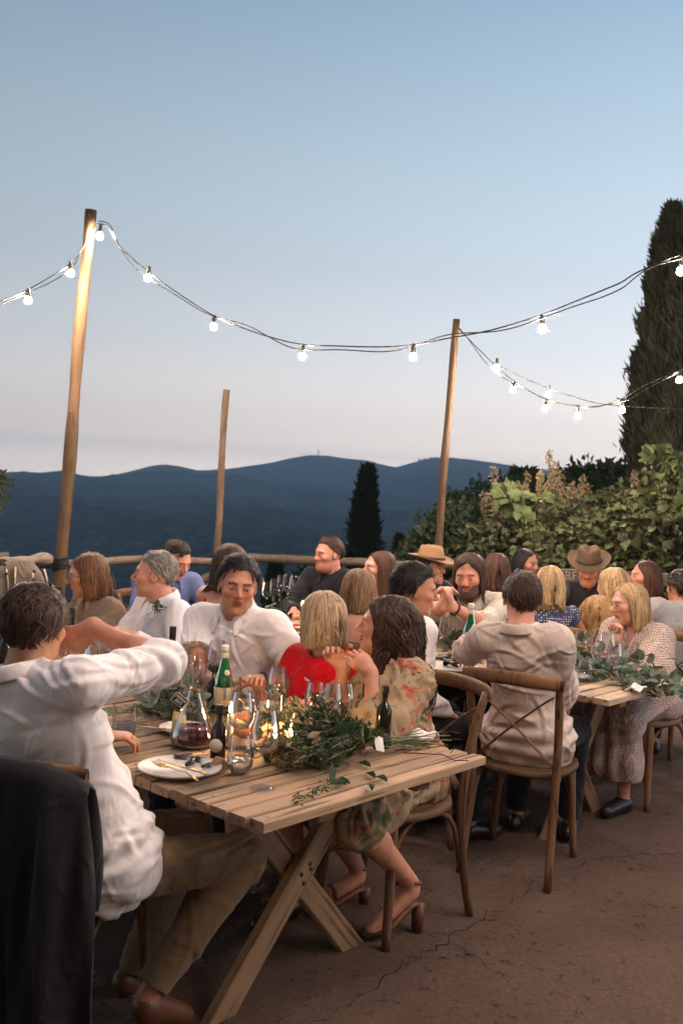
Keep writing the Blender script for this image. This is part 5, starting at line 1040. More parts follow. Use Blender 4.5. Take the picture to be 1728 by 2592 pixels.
def make_hair(name, parent, org, hc, Rh, s, style, color, seed, bodyc=None, nl=700, length=.3, part=.02, vol=0.0, bald=0.0, curl=None, cut=None):
    """fine locks laid over the scalp, all grown together; style short / bob / long / wavy"""
    g = np.random.default_rng(seed); f, lft, up = Rh; er = np.array([.101, .0805, .094])*s*(1+vol*.6); ec = hc + (np.array([-.014, 0, .030])*s)@Rh; down = np.array([0, 0, -1.])
    az_t = [0, 25, 50, 70, 88, 105, 125, 145, 180]; z_t = [.52, .52, .47, .26, -.18, .02, -.20, -.55, -.62] if style == 'short' else [.62, .60, .52, .30, -.05, -.25, -.4, -.5, -.5]
    def ok(u, m=0): return u[:, 2] > np.interp(np.degrees(np.arctan2(np.abs(u[:, 1]), u[:, 0])), az_t, z_t) + m
    # scalp sheet under the locks
    na_, nb_ = 64, 40; A_, B_ = np.meshgrid(np.linspace(0, 2*math.pi, na_, endpoint=False), np.linspace(.02, 2.3, nb_)); U = np.stack([np.cos(A_)*np.sin(B_), np.sin(A_)*np.sin(B_), np.cos(B_)], -1).reshape(-1, 3); k_ = ok(U, .02)
    idn = np.arange(na_*nb_).reshape(nb_, na_); q = np.stack([idn[:-1], np.roll(idn, -1, 1)[:-1], np.roll(idn, -1, 1)[1:], idn[1:]], -1).reshape(-1, 4)[:, ::-1]; q = q[k_[q].all(1)]
    v = ec + (U*er*1.005)@Rh; V = [v]; Q = [q]; Cc = [np.tile((.42 + .1*waves(v, seed, 120))[:, None], (1, 3))]; nv = len(v)
    u = g.normal(size=(nl*6, 3)); u /= np.linalg.norm(u, axis=1, keepdims=True); u = u[ok(u, .02*g.random(nl*6))]
    if bald: u = u[~((u[:, 0] > .25) & (u[:, 2] > .35) & (g.random(len(u)) < bald))]
    u = u[:nl]; n = len(u); p = ec + (u*er)@Rh; lay = g.random(n) + .7*(g.random(n) > .96); side = np.where(u[:, 1] > part, 1., -1.); nn = (u/er)@Rh; nn /= np.linalg.norm(nn, axis=1, keepdims=True)
    rn_ = g.normal(0, 1, (n, 3)); clump = np.sin(u@(g.normal(size=(3, 3))*9) + g.random(3)*6)       # neighbours bend alike
    if style == 'short':
        d = -f*.7 + lft*(side*(.25+.3*np.abs(u[:, 1])))[:, None] + down*np.where(u[:, 2] < .35, .7, 0.)[:, None] + rn_*.16 + clump*.42; ln = length*(.6+.7*g.random(n)); steps = 5; gr, wamp = .05, .10
    else:
        d = lft*(side*np.where(u[:, 0] > -.3, .8, .35))[:, None] - f*np.where(u[:, 0] > 0, .35, .5)[:, None] + down*.25 + rn_*.07 + clump*.06; ln = length*(.86+.2*g.random(n)); steps = 12 if style != 'bob' else 9; gr = .42; wamp = {'bob': .05, 'long': .07, 'wavy': .50}[style]
    if curl is not None: wamp = curl
    d = d - nn*np.maximum(-1, (d*nn).sum(1))[:, None]; d /= np.linalg.norm(d, axis=1, keepdims=True); ph = clump[:, 0]*2.2 + g.random(n)*.9; ph2 = clump[:, 1]*2.2; P_ = [p.copy()]; st = (ln/steps)[:, None]
    for k in range(steps):
        d = d*(1-gr) + down*gr + wamp*(lft*np.sin(ph + k*1.15)[:, None] + f*np.cos(ph2 + k*1.0)[:, None]); d /= np.linalg.norm(d, axis=1, keepdims=True)
        if style == 'short':
            n2 = (((p-ec)@Rh.T)/er**2)@Rh; n2 /= np.linalg.norm(n2, axis=1, keepdims=True); d = d - n2*((d*n2).sum(1)*.9)[:, None]; d /= np.linalg.norm(d, axis=1, keepdims=True)
        p = p + d*st; rel = ((p-ec)@Rh.T)/er; r2 = np.linalg.norm(rel, axis=1); L_ = 1.01 + ((.11 if style == 'short' else .06) + .6*vol)*lay*(.35+.65*(k+1)/steps)
        fix = (r2 < L_) | ((style == 'short') & (r2 > L_ + .02)); p = np.where(fix[:, None], ec + (rel/r2[:, None]*er*L_[:, None])@Rh, p)
        if style != 'short':
            lp = ((p-hc)@Rh.T)/s; xm = np.interp(lp[:, 2], [-.2, .02, .05, .085, .11], [.030, .034, .052, .084, .11]) - .012*lay; b = lp[:, 0] > xm
            lp[:, 0] = np.minimum(lp[:, 0], xm); ym = np.interp(lp[:, 2], [.03, .085], [.074, .02]); sg = np.where(lp[:, 1] == 0, side, np.sign(lp[:, 1])); lp[:, 1] = np.where(b, sg*np.maximum(np.abs(lp[:, 1]), ym), lp[:, 1])
            rq = np.hypot((lp[:, 0]+.016)/.104, lp[:, 1]/.084); mx_ = (1.0 + vol + .13*lay)*np.interp(lp[:, 2], [-.5, -.22, -.14, -.06, .03], {'bob': [.8, .82, .95, 1.06, 1.0], 'long': [1.2, 1.05, 1.0, 1.02, 1.0], 'wavy': [1.5, 1.3, 1.18, 1.12, 1.04]}[style])
            c_ = (lp[:, 2] < .05) & (rq > mx_); sc_ = np.where(c_, mx_/np.maximum(rq, 1e-6), 1); lp[:, 0] = (lp[:, 0]+.016)*sc_ - .016; lp[:, 1] *= sc_; lp[:, 2] = np.maximum(lp[:, 2], -((cut or (.13 if style == 'bob' else .9)) + .014*(lay-.5))); p = hc + (lp*s)@Rh
        for (bc, br) in (bodyc or ()):
            dv = p-bc; l2 = np.linalg.norm(dv, axis=1); p = np.where((l2 < br)[:, None], bc + dv/l2[:, None]*br, p)
        P_.append(p.copy())
    P_ = np.stack(P_, 1); m = P_.shape[1]; T_ = np.gradient(P_, axis=1); T_ /= np.linalg.norm(T_, axis=2, keepdims=True)+1e-9; O_ = P_-ec; O_ /= np.linalg.norm(O_, axis=2, keepdims=True)+1e-9; S_ = np.cross(T_, O_); S_ /= np.linalg.norm(S_, axis=2, keepdims=True)+1e-9; O2 = np.cross(S_, T_)
    wv_a = {'short': .0, 'bob': .0025, 'long': .004, 'wavy': .013}[style]*s
    if wv_a:
        kw = np.arange(m)[None, :]; fr_ = 1.25 if style == 'wavy' else .9; amp_ = wv_a*np.clip(kw/4, 0, 1); P_ = P_ + S_*(amp_*np.sin(ph[:, None]*1.5 + kw*fr_))[..., None] + O2*(amp_*.8*(1+np.cos(ph2[:, None]*1.5 + kw*fr_)))[..., None]
    w0 = ({'short': .0030, 'bob': .0036, 'long': .0036, 'wavy': .0048}[style]*s*math.sqrt(900/max(nl, 1)))*(.6+.5*g.random(n) + 1.1*(g.random(n) < .3)); kk = np.linspace(0, 1, m); fw = (np.sin(np.pi*(.2+.76*kk))**.6 if style == 'short' else 1 - .75*kk**2.2); wv = (w0[:, None]*fw)[..., None]
    V3 = np.stack([P_ + S_*wv, P_ + O2*wv*.6, P_ - S_*wv], 2).reshape(-1, 3); base = nv + (np.arange(n)[:, None, None]*m + np.arange(m-1)[None, :, None])*3 + np.arange(2)[None, None, :]; base = base.reshape(-1)
    Q.append(np.stack([base, base+1, base+4, base+3], 1)); tone = (.5 + .8*g.random(n) + .15*clump[:, 2]); tn = np.repeat(np.clip(tone, .35, 1.5), m*3)[:, None]; tn = tn*np.tile(np.repeat(.85 + .3*kk, 3), n)[:, None]; Cc.append(np.tile(tn, (1, 3))); V.append(V3)
    return link(name, mesh_np(name, np.concatenate(V)-org, np.concatenate(Q), cols=np.concatenate(Cc)), HAIRM[color], parent)
CHESTY = {}
def person(label, top, depth, s, yaw, head=(0, 0, 0), hips=(0, 0), w=1.0, belly=0.0, skin='fair', hair=None, cloth='white_cotton', sleeve='long', pants='dark_trousers', arms=None, legs=None, fem=False, neck='crew', bare=None, fine=.0045, coarse=.013, chair_label=None, chair_off=(0, 0, 0), strap=None, expr='', beard=None, skirt=False, loose=.012, hem=.10, collar=False, wr=.006, seed=1, hz=.55, browc=None, puff=0, group=None, shoe='black_leather', creases=1.0, gres=None, eyes=True, chair_at=None):
    """top: pixel of the crown; depth m ahead; yaw: body; head: yaw, pitch, roll; hips: forward / sideways shift of the hips from under the neck"""
    T = D(top[0], top[1], depth); Rb = basis(yaw); f, lf, zu = Rb; Rh = basis(*head); hc = T - Rh[2]*.121*s
    piv = hc + (np.array([-.028, 0, -.072])*s)@Rh; NB = piv - zu*(.066 if not fem else .080)*s - f*.018*s
    Hp = np.array([NB[0], NB[1], 0]) + f*hips[0] + lf*hips[1]; Hp[2] = hz
    t = nrm(NB-Hp); r_ = nrm(np.cross(f, t)); fo = np.cross(t, r_); lt = -r_; Rt = np.stack([fo, lt, t]); Lt = np.linalg.norm(NB-Hp)
    o = thing('person', label, 'person', (Hp[0], Hp[1], 0)); org = np.array(o.location); ww = w*s
    sh = {}; arms = arms or {}
    shw = (.172 if not fem else .150)*ww
    for sd, k in ((1, 'L'), (-1, 'R')): sh[k] = NB - t*.045*s + lt*sd*shw
    AR = {}
    for k, sd in (('L', 1), ('R', -1)):
        a = arms.get(k, {}); W = a.get('hand'); 
        if W is None: W = np.array([NB[0], NB[1], 0]) + f*.36 + lf*sd*.10; W[2] = .80
        hint = np.array(a.get('hint', lf*sd*.7 - zu*.6 - f*.2)); E_, W_ = ik(sh[k], np.array(W, float), .285*s, .255*s, hint); AR[k] = (sh[k], E_, W_, a)
    LG = {}
    for k, sd in (('L', 1), ('R', -1)):
        hp = Hp + lf*sd*.085*ww; lg = (legs or {}).get(k)
        if lg is None: kn = hp + f*.43*s + lf*sd*.05 + zu*(-.02); an = kn + f*(-.03) + zu*(-kn[2]+.085)
        else: kn, an = np.array(lg[0], float), np.array(lg[1], float)
        LG[k] = (hp, kn, an)
    def torso(F, infl, k=.05, zc=None, full=True):
        b = infl; dpt = 1 + belly*.5
        F.ell(Hp + t*.03 - fo*.01, ((.125+b), (.165*ww+b), .125+b), Rt, k); F.ell(Hp + t*Lt*.32 + fo*(.01 + belly*.05), ((.108*s*dpt+belly*.05+b), (.142*ww+belly*.03+b), .15*s+b), Rt, k)
        F.ell(Hp + t*Lt*.66 + fo*.008, (.112*s+b, (.158 if not fem else .140)*ww+b, .165*s+b), Rt, k)
        if fem:
            for sd in (1, -1): F.ell(Hp + t*Lt*.62 + fo*.085*s + lt*sd*.062*s, (.056*s+b, .060*s+b, .062*s+b), Rt, .04)
        F.cone(sh['L'] - lt*.03, sh['R'] + lt*.03, .056*s+b, .056*s+b, k); F.cone(NB - t*.012*s - fo*.012, (sh['L']+sh['R'])/2 + fo*0 - t*.03, .055*s + b*.3, .085*s+b, .06)
        for sd in ('L', 'R'): F.cone(NB - t*.015*s - fo*.015, sh[sd] + t*.008, .038*s+b*.4, .045*s+b*.6, .04)
    allp = np.array([hc+.16, hc-.16, Hp+.2, Hp-.2] + [x for k in 'LR' for x in AR[k][:3]] + [x for k in 'LR' for x in LG[k][1:]]); lo = allp.min(0)-.17; hi = allp.max(0)+.17; lo[2] = max(lo[2], -.03)
    hb_ = (hc-.145*s, hc+.145*s); boxes = [hb_]
    for k in 'LR':
        if 'hand' in AR[k][3]: boxes.append((AR[k][2]-.115*s, AR[k][2]+.115*s))
    # ---- body
    B = Field(lo, hi, coarse, boxes, fine); fr_t = 0 if bare else -.02
    torso(B, fr_t, .05)
    B.cone(piv + zu*.01, NB - t*.01, (.054 if not fem else .046)*s, (.062 if not fem else .052)*s, .03)
    H_ = lambda p: hc + (np.array(p, float)*s)@Rh; e3 = lambda c, r, k=.015, mode='add': B.ell(H_(c), np.array(r)*s, Rh, k*s, mode)
    jw = 1.0 if not fem else .90
    e3((-.014, 0, .030), (.098, .0765, .091)); e3((.030, 0, -.032), (.062, .061*jw, .080), .03); e3((.026, 0, -.072), (.052, .052*jw, .040), .025); e3((.072, 0, -.100), (.020, .022*jw, .017), .022)
    e3((.060, .040, -.016), (.026, .024, .020), .02); e3((.060, -.040, -.016), (.026, .024, .020), .02); e3((.078, 0, .028), (.015, .050, .013), .02)
    for sd in (1, -1): e3((.101, .031*sd, .006), (.013, .017, .0115), .010, 'sub'); e3((.0795, .031*sd, .0045), (.0115, .0145, .0105), .004)
    B.cone(H_((.088, 0, .018)), H_((.112, 0, -.020)), .0072*s, .0118*s, .012*s); e3((.101, .010, -.0255), (.0105, .0085, .007), .007); e3((.101, -.010, -.0255), (.0105, .0085, .007), .007)
    mo = .006 if expr == 'open' else 0
    e3((.0885, 0, -.0495), (.012, .021, .0062), .008); e3((.0865, 0, -.0610-mo), (.012, .018, .0066), .008)
    if mo: e3((.101, 0, -.0555), (.016, .014, .0045), .003, 'sub')
    for sd in (1, -1):
        if fem and hair and hair.get('style') != 'short': break
        e3((-.006, .0785*sd, -.004), (.019, .0075, .030), .008); e3((-.002, .0865*sd, -.002), (.010, .005, .017), .005, 'sub')
    if beard: e3((.045, 0, -.088), (.058, .058, .048), .02)
    for k, sd in (('L', 1), ('R', -1)):
        S_, E_, W_, a = AR[k]; af = .92 if fem else 1.0
        B.cone(S_, E_, .046*s*af, .038*s*af, .03); B.cone(E_, E_ + (W_-E_)*.35, .037*s*af, .038*s*af, .03); B.cone(E_ + (W_-E_)*.3, W_, .038*s*af, .0255*s*af, .03)
        hd = np.array(a.get('hdir', W_-E_), float); hn = np.array(a.get('hn', (0, 0, 1.)), float); hand_prims(B, W_ + nrm(W_-E_)*.0, hd, hn, a.get('pose', 'relax'), sd, s*(.90 if fem else .98), 1)
    for k in 'LR':
        hp, kn, an = LG[k]; B.cone(hp, kn, .072*s, .050*s, .03); B.cone(kn, kn+(an-kn)*.35, .050*s, .052*s, .03); B.cone(kn+(an-kn)*.3, an, .052*s, .032*s, .03); toe = an + f*.16*s; toe[2] = .03; B.cone(an - zu*.03, toe, .036*s, .026*s, .02)
    v, q = B.extract(); lv = (v-hc)@Rh.T/s; X, Y, Zl = lv.T; col = np.ones((len(v), 3)); near = (np.abs(lv) < .15).all(1) & (X > .03)
    def paint(mask, c, am): col[mask] = col[mask]*(1-am) + np.array(c)*am
    ay = np.abs(Y); nz_ = .05*waves(v, seed, 60); col *= (1+nz_)[:, None]
    paint(near & (((Y/.023)**2 + ((Zl+.0555)/.0135)**2) < 1) & (X > .075), (.80, .40, .42) if fem else (.84, .55, .52), .9)
    paint(near & (np.abs(Zl+.0555) < (.0022 + mo*.9)) & (ay < .019) & (X > .075), (.10, .04, .04), .9)
    bc = browc or (.16, .11, .09)
    paint(near & (np.abs(Zl - (.0245 + .004*np.sin((ay-.012)/.034*3.1))) < (.0045 if not fem else .0032)) & (ay > .011) & (ay < .050) & (X > .05), bc, .85)
    eyem = near & ((((ay-.031)/.0135)**2 + ((Zl-.003)/.0052)**2) < 1) & (X > .05); paint(eyem, (.5, .33, .28), .7)
    paint(near & ((((ay-.04)/.024)**2 + ((Zl+.022)/.020)**2) < 1) & (X > .04), (1.10, .88, .84), .6)
    paint(near & (((Y/.014)**2 + ((Zl+.02)/.014)**2) < 1) & (X > .10), (1.1, .85, .80), .6)
    if beard == 'full': paint(near & (Zl < -.036 - .35*np.maximum(0, .05-ay)*(ay > .024)) & (X > -.01) & ~((ay < .018) & (np.abs(Zl+.056) < .010)), (.06, .045, .04), .92)
    if beard == 'stubble': paint((np.abs(lv) < .15).all(1) & (Zl < -.032) & (X > .01) & ~((ay < .02) & (np.abs(Zl+.056) < .011)), (.55, .45, .42), .6)
    if expr == 'moustache': paint(near & (np.abs(Zl+.041) < .006) & (ay < .024) & (X > .08), (.10, .06, .05), .9)
    bv, bq, bcol = v, q, np.clip(col, 0, 1.4); hid = np.zeros(len(bv), bool)
    def bury(G_, m=.014):
        i_ = [np.clip(np.searchsorted(G_.ax[a], bv[:, a]), 0, len(G_.ax[a])-1) for a in range(3)]; inn = np.all([(bv[:, a] > G_.ax[a][0]) & (bv[:, a] < G_.ax[a][-1]) for a in range(3)], axis=0); return inn & (G_.d[tuple(i_)] < -m)
    if head[1] > -11 and eyes:
        for sd in (1, -1):
            c_ = hc + (np.array([.0835, .031*sd, .0035])*s)@Rh; th = np.linspace(0, 2*math.pi, 13)[:-1]; ve = [(.0105, 0, 0)] + [(.0105*math.cos(a_), .0105*math.sin(a_)*math.cos(t_)*1.12, .0105*math.sin(a_)*math.sin(t_)*.46) for a_ in (.28, .52, .9, 1.35) for t_ in th]; ce = [[.02]*3] + [[.02]*3]*12 + [[.06, .035, .025]]*12 + [[.62, .58, .55]]*24
            fe = [(0, 1+k_, 1+(k_+1) % 12, 1+(k_+1) % 12) for k_ in range(12)]; qe = [(1+r2*12+k_, 1+(r2+1)*12+k_, 1+(r2+1)*12+(k_+1) % 12, 1+r2*12+(k_+1) % 12) for r2 in range(3) for k_ in range(12)]
            link('eye', mesh_np('eye', c_ + (np.array(ve)*s)@Rh - org, qe, [(a_, b_, c2_) for (a_, b_, c2_, _) in fe], cols=np.array(ce)), MATS['eye'], o)
            lash = [hc + (np.array([.0935 - 60*(y_**2)*.10, .031*sd + y_, .0098 - 22*y_*y_])*s)@Rh - org for y_ in np.linspace(-.0135, .0135, 7)]; MB().tube(lash, .0011*s*(1.3 if fem else 1), 4).build('eyelash', MATS['dark_frame'], o)
    # ---- top garment
    if cloth:
        G = Field(lo, hi, gres or (.0092 if coarse < .014 else .0115)); clip = []
        torso(G, loose - .001, .06)
        if hem: G.cone(Hp - t*.0 + lt*.075*ww - fo*.015, Hp - t*.0 - lt*.075*ww - fo*.015, .122+loose, .122+loose, .06, clip=[(Hp - zu*hem, -zu)])
        if skirt:
            for k in 'LR': hp, kn, an = LG[k]; G.cone(hp, kn + (an-kn)*.06, .098*s, .078*s, .07)
            km = [LG[k][1] for k in 'LR']; G.cone(km[0], km[1], .066*s, .066*s, .06); G.cone(Hp + f*.1, (km[0]+km[1])/2, .10*s, .075*s, .07)
            if skirt == 'long':
                for k in 'LR': hp, kn, an = LG[k]; G.cone(kn, kn + (an-kn)*.78, .085*s, .085*s, .06, clip=[(kn + (an-kn)*.76, nrm(an-kn))])
                sm = [LG[k][1] + (LG[k][2]-LG[k][1])*.62 for k in 'LR']; G.cone(sm[0], sm[1], .07, .07, .07); G.cone((km[0]+km[1])/2, (sm[0]+sm[1])/2, .08, .08, .07)
        for k, sd in (('L', 1), ('R', -1)):
            S_, E_, W_, a = AR[k]; sv = a.get('sleeve', sleeve); b = loose*1.15; u2 = nrm(W_-E_); u1 = nrm(E_-S_)
            if sv == 'long': G.cone(S_, E_, .049*s+b, .042*s+b, .035); G.cone(E_, W_ - u2*.005, .042*s+b, .031*s+b*.8, .03, clip=[(W_ - u2*.012, u2)])
            elif sv == 'rolled': G.cone(S_, E_, .050*s+b, .043*s+b, .035); q_ = E_ + u2*.045*s; G.cone(E_, q_ + u2*.05, .044*s+b, .044*s+b, .03, clip=[(q_, u2)])
            elif sv == 'elbow': G.cone(S_, E_ - u1*.015, .051*s+b, .046*s+b, .035, clip=[(E_ - u1*.02, u1)])
            elif sv == 'short': q_ = S_ + (E_-S_)*.68; G.cone(S_, E_, .052*s+b, .060*s+b, .035, clip=[(q_, u1)])
            elif sv == 'puff': G.cone(S_, E_ - u1*.06, .056*s+b+puff*.5, .060*s+b+puff, .04); G.cone(E_ - u1*.06, E_ + u2*.10*s, .058*s+b+puff, .040*s+b, .03, clip=[(E_ + u2*.10*s, u2)])
            elif sv == 'cap': q_ = S_ + (E_-S_)*.26; G.cone(S_, S_ + (E_-S_)*.5, .052*s+b, .058*s+b, .035, clip=[(q_, u1)])
        if neck == 'v': G.cone(NB + t*.09 + fo*.045, NB - t*(.075 if collar else .11)*s + fo*.135*s, (.046 if collar else .052)*s, (.010 if collar else .016)*s, .012, 'sub'); G.cone(NB + t*.13, NB + t*.012, .066*s, .058*s, .012, 'sub')
        elif neck == 'wide': G.ell(NB + t*.045 + fo*.03, np.array([.135, .135, .075])*s, Rt, .015, 'sub')
        else: G.cone(NB + t*.14, NB + t*.016 + fo*.016, .068*s, .058*s, .012, 'sub')
        if bare is not None:
            cp_ = Hp + t*Lt*bare; sl_, g_ = G.sub(lo, hi, 0); G.d = np.maximum(G.d, (g_[0]-cp_[0])*t[0] + (g_[1]-cp_[1])*t[1] + (g_[2]-cp_[2])*t[2])
            if strap:
                for sd in (1, -1): a_ = cp_ + lt*sd*.095*s - fo*.105*s; G.cone(a_, NB - t*.01 + lt*sd*.085*s - fo*.05*s, .010, .009, .002); G.cone(NB - t*.01 + lt*sd*.085*s - fo*.05*s, NB - t*.005 + lt*sd*.08*s + fo*.02*s, .009, .009, .002)
        hid |= bury(G); v, q = G.extract(); nv_ = vnormals(v, q)
        # folds: radiate from armpits, elbows and waist
        d = wr*(.45*waves(v, seed+1, 30) + .35*(1-2*np.abs(waves(v*np.array([1, 1, .62]), seed+2, 44))))
        for k in 'LR':
            S_, E_, W_, a = AR[k]
            for (c_, u_, am_) in ((E_, nrm(W_-S_), 1.1), (S_ - t*.07, nrm(E_-S_), .12)):
                rel = v-c_; dist = np.linalg.norm(rel, axis=1); d += wr*am_*np.exp(-(dist/.10)**2)*np.sin((rel@u_)*115 + 2.5*waves(v, seed+5, 20))
        relw = (v-Hp)@t; d += wr*.9*np.exp(-((relw-.07)/.09)**2)*np.sin(relw*95 + 3*waves(v, seed+3, 15))
        hm = np.exp(-((relw+hem)/.05)**2); d += wr*1.2*hm*np.sin(((v-Hp)@lt)*70+seed)
        if skirt: d += wr*1.5*np.sin(((v-Hp)@lt)*70 + 2*waves(v, seed+7, 12))*((v-Hp)@fo > .10)
        pl_ = (np.abs((v-Hp)@lt) < .013) & ((v-Hp)@fo > .05) & (relw > .0)
        if collar: d = d + .0028*pl_
        gc = np.random.default_rng(seed+40); nc = int(70*creases)
        anch = [AR[k][i] for k in 'LR' for i in (0, 1)] + [sh['L'] - t*.1, sh['R'] - t*.1, Hp + t*.08 + lt*.1, Hp + t*.08 - lt*.1]
        for c_i in range(nc):
            vi = gc.integers(len(v)); p0 = v[vi]; n0 = nv_[vi]; an_ = anch[int(np.argmin([np.linalg.norm(p0-a_) for a_ in anch]))]
            dr = (p0-an_) + gc.normal(0, .06, 3); dr = nrm(dr - n0*np.dot(dr, n0)); cr_ = np.cross(n0, dr); rel = v-p0; al = rel@dr; ac = rel@cr_ + gc.uniform(-3, 3)*al*al; dp = rel@n0
            wd_ = gc.uniform(.007, .014); Lc = gc.uniform(.04, .10); d += wr*gc.uniform(.6, 1.5)*(ac/wd_*1.3 if gc.random() < .6 else 1.0)*np.exp(-(ac/wd_)**2)*np.exp(-(al/Lc)**2)*np.exp(-(dp/.05)**2)
        v = v + nv_*d[:, None]
        g_ob = link('dress' if skirt else 'shirt', mesh_np('shirt', v-org, q), MATS[cloth], o)
        if collar:
            V_ = []; nn = 41; ax_up = nrm(t + fo*-.12); cc = NB + t*.034*s - fo*.006
            for i in range(nn):
                th = R(-158 + 316*i/(nn-1)); fr2 = abs(i/(nn-1)-.5)*2; dirv = -fo*math.cos(th) + lt*math.sin(th); rr = (.068 + .030*fr2**3)*s; opn = -.052*s*fr2**2.2
                b0 = cc + dirv*rr + t*(opn - .012*s); tp = cc + dirv*(rr-.003) + ax_up*(.030*s) + t*opn*1.0; fall = .046*s + .022*s*max(0, fr2-.75)*4
                V_ += [b0, tp, tp + dirv*.007*s, tp + dirv*(.024*s + .012*s*fr2**4) - t*fall + fo*.014*s*fr2**3]
            Fq = [(i*4+j, i*4+j+1, (i+1)*4+j+1, (i+1)*4+j) for i in range(nn-1) for j in range(3)]
            co = MB().add([p-org for p in V_], Fq).build('collar', MATS[cloth], o); md = co.modifiers.new('s', 'SOLIDIFY'); md.thickness = .004; md.offset = 0; md2 = co.modifiers.new('b', 'SUBSURF'); md2.levels = 1; md2.render_levels = 1
    if pants and not skirt:
        G = Field(lo, np.minimum(hi, [9, 9, Hp[2]+.30]), (.0105 if coarse < .0125 else .016)); G.ell(Hp + t*.02 - fo*.01, (.128, .168*ww, .12), Rt, .05)
        for k in 'LR': hp, kn, an = LG[k]; G.cone(hp, kn, .090*s, .068*s, .04); G.cone(kn, an + (kn-an)*.06, .068*s, .052*s, .03, clip=[(an + (kn-an)*.06, nrm(an-kn))])
        hid |= bury(G); v, q = G.extract(); nv_ = vnormals(v, q); d = .006*(1-2*np.abs(waves(v, seed+9, 30)))
        for k in 'LR':
            hp, kn, an = LG[k]; rel = v-hp; d += .006*np.exp(-(np.linalg.norm(rel, axis=1)/.14)**2)*np.sin(rel@f*90 + rel@zu*60); rel = v-kn; d += .004*np.exp(-(np.linalg.norm(rel, axis=1)/.1)**2)*np.sin(rel@(f-zu)*90)
        gc = np.random.default_rng(seed+60)
        for c_i in range(60):
            vi = gc.integers(len(v)); p0 = v[vi]; n0 = nv_[vi]; dr = gc.normal(0, 1, 3) + f*.6; dr = nrm(dr - n0*np.dot(dr, n0)); cr_ = np.cross(n0, dr); rel = v-p0; al = rel@dr; ac = rel@cr_ + gc.uniform(-3, 3)*al*al; dp = rel@n0; wd_ = gc.uniform(.009, .016)
            d += .006*gc.uniform(.5, 1.4)*(ac/wd_*1.3)*np.exp(-(ac/wd_)**2)*np.exp(-(al/gc.uniform(.04, .12))**2)*np.exp(-(dp/.05)**2)
        link('trousers', mesh_np('trousers', v + nv_*d[:, None] - org, q), MATS[pants], o)
    # what the clothes cover is kept, only with a coarser skin
    cell = np.floor(bv/.034).astype(np.int64); key = cell[:, 0]*73856093 ^ cell[:, 1]*19349663 ^ cell[:, 2]*83492791; _, inv = np.unique(key[hid], return_inverse=True); inv = inv.ravel(); nk = (~hid).sum(); rm_ = np.zeros(len(bv), np.int64); rm_[~hid] = np.arange(nk); rm_[hid] = nk + inv
    nv2 = nk + (inv.max()+1 if len(inv) else 0); acc = np.zeros((nv2, 3)); cn = np.zeros(nv2); np.add.at(acc, rm_, bv); np.add.at(cn, rm_, 1); V2 = acc/cn[:, None]; c2 = np.ones((nv2, 3)); c2[:nk] = bcol[~hid]
    Q2 = rm_[bq]; same = [(Q2[:, a] == Q2[:, (a+1) % 4]) for a in range(4)]; ns = sum(x.astype(int) for x in same) + ((Q2[:, 0] == Q2[:, 2]) | (Q2[:, 1] == Q2[:, 3]))*4; full = Q2[ns == 0]; tri = [np.delete(Q2[(ns == 1) & same[a]], a, axis=1) for a in range(4)]
    tri = np.concatenate(tri); full_s = np.sort(full, 1); _, ui = np.unique(full_s, axis=0, return_index=True); full = full[ui]; tri_s = np.sort(tri, 1); _, ui = np.unique(tri_s, axis=0, return_index=True); tri = tri[ui]
    link('body', mesh_np('body', V2-org, full, tri, cols=c2), MATS['skin_'+skin], o)
    for k in ('LR' if shoe else ''):
        hp, kn, an = LG[k]; G = Field(an-.26, an+.26, .014); toe = an + f*.17*s; toe[2] = .035; sol = toe.copy(); sol[2] = .02; G.cone(an - zu*.03, toe, .046*s, .036*s, .03, clip=[((0, 0, .004), (0, 0, -1)), (an + zu*.03, zu)]); G.ell(an - zu*(an[2]-.045) - f*.02, (.05, .038, .042), np.stack([f, lf, zu]), .02, clip=[((0, 0, .004), (0, 0, -1))])
        v, q = G.extract(); link('shoe', mesh_np('shoe', v-org, q), MATS[shoe], o)
    if hair:
        bc_ = [(NB - t*.10*s, .155*s), (sh['L'], .062*s), (sh['R'], .062*s), (NB, .075*s)]
        make_hair('hair', o, org, hc, Rh, s, bodyc=bc_, seed=seed, **hair)
    if chair_label:
        cx_, cy_ = Hp[0] + f[0]*(.04+chair_off[0]) + lf[0]*chair_off[1], Hp[1] + f[1]*(.04+chair_off[0]) + lf[1]*chair_off[1]; chair(*(chair_at or (cx_, cy_, yaw + chair_off[2])), chair_label)
    return dict(o=o, org=org, hc=hc, Rh=Rh, NB=NB, Hp=Hp, t=t, fo=fo, lt=lt, AR=AR, LG=LG, f=f, lf=lf, s=s, sh=sh)
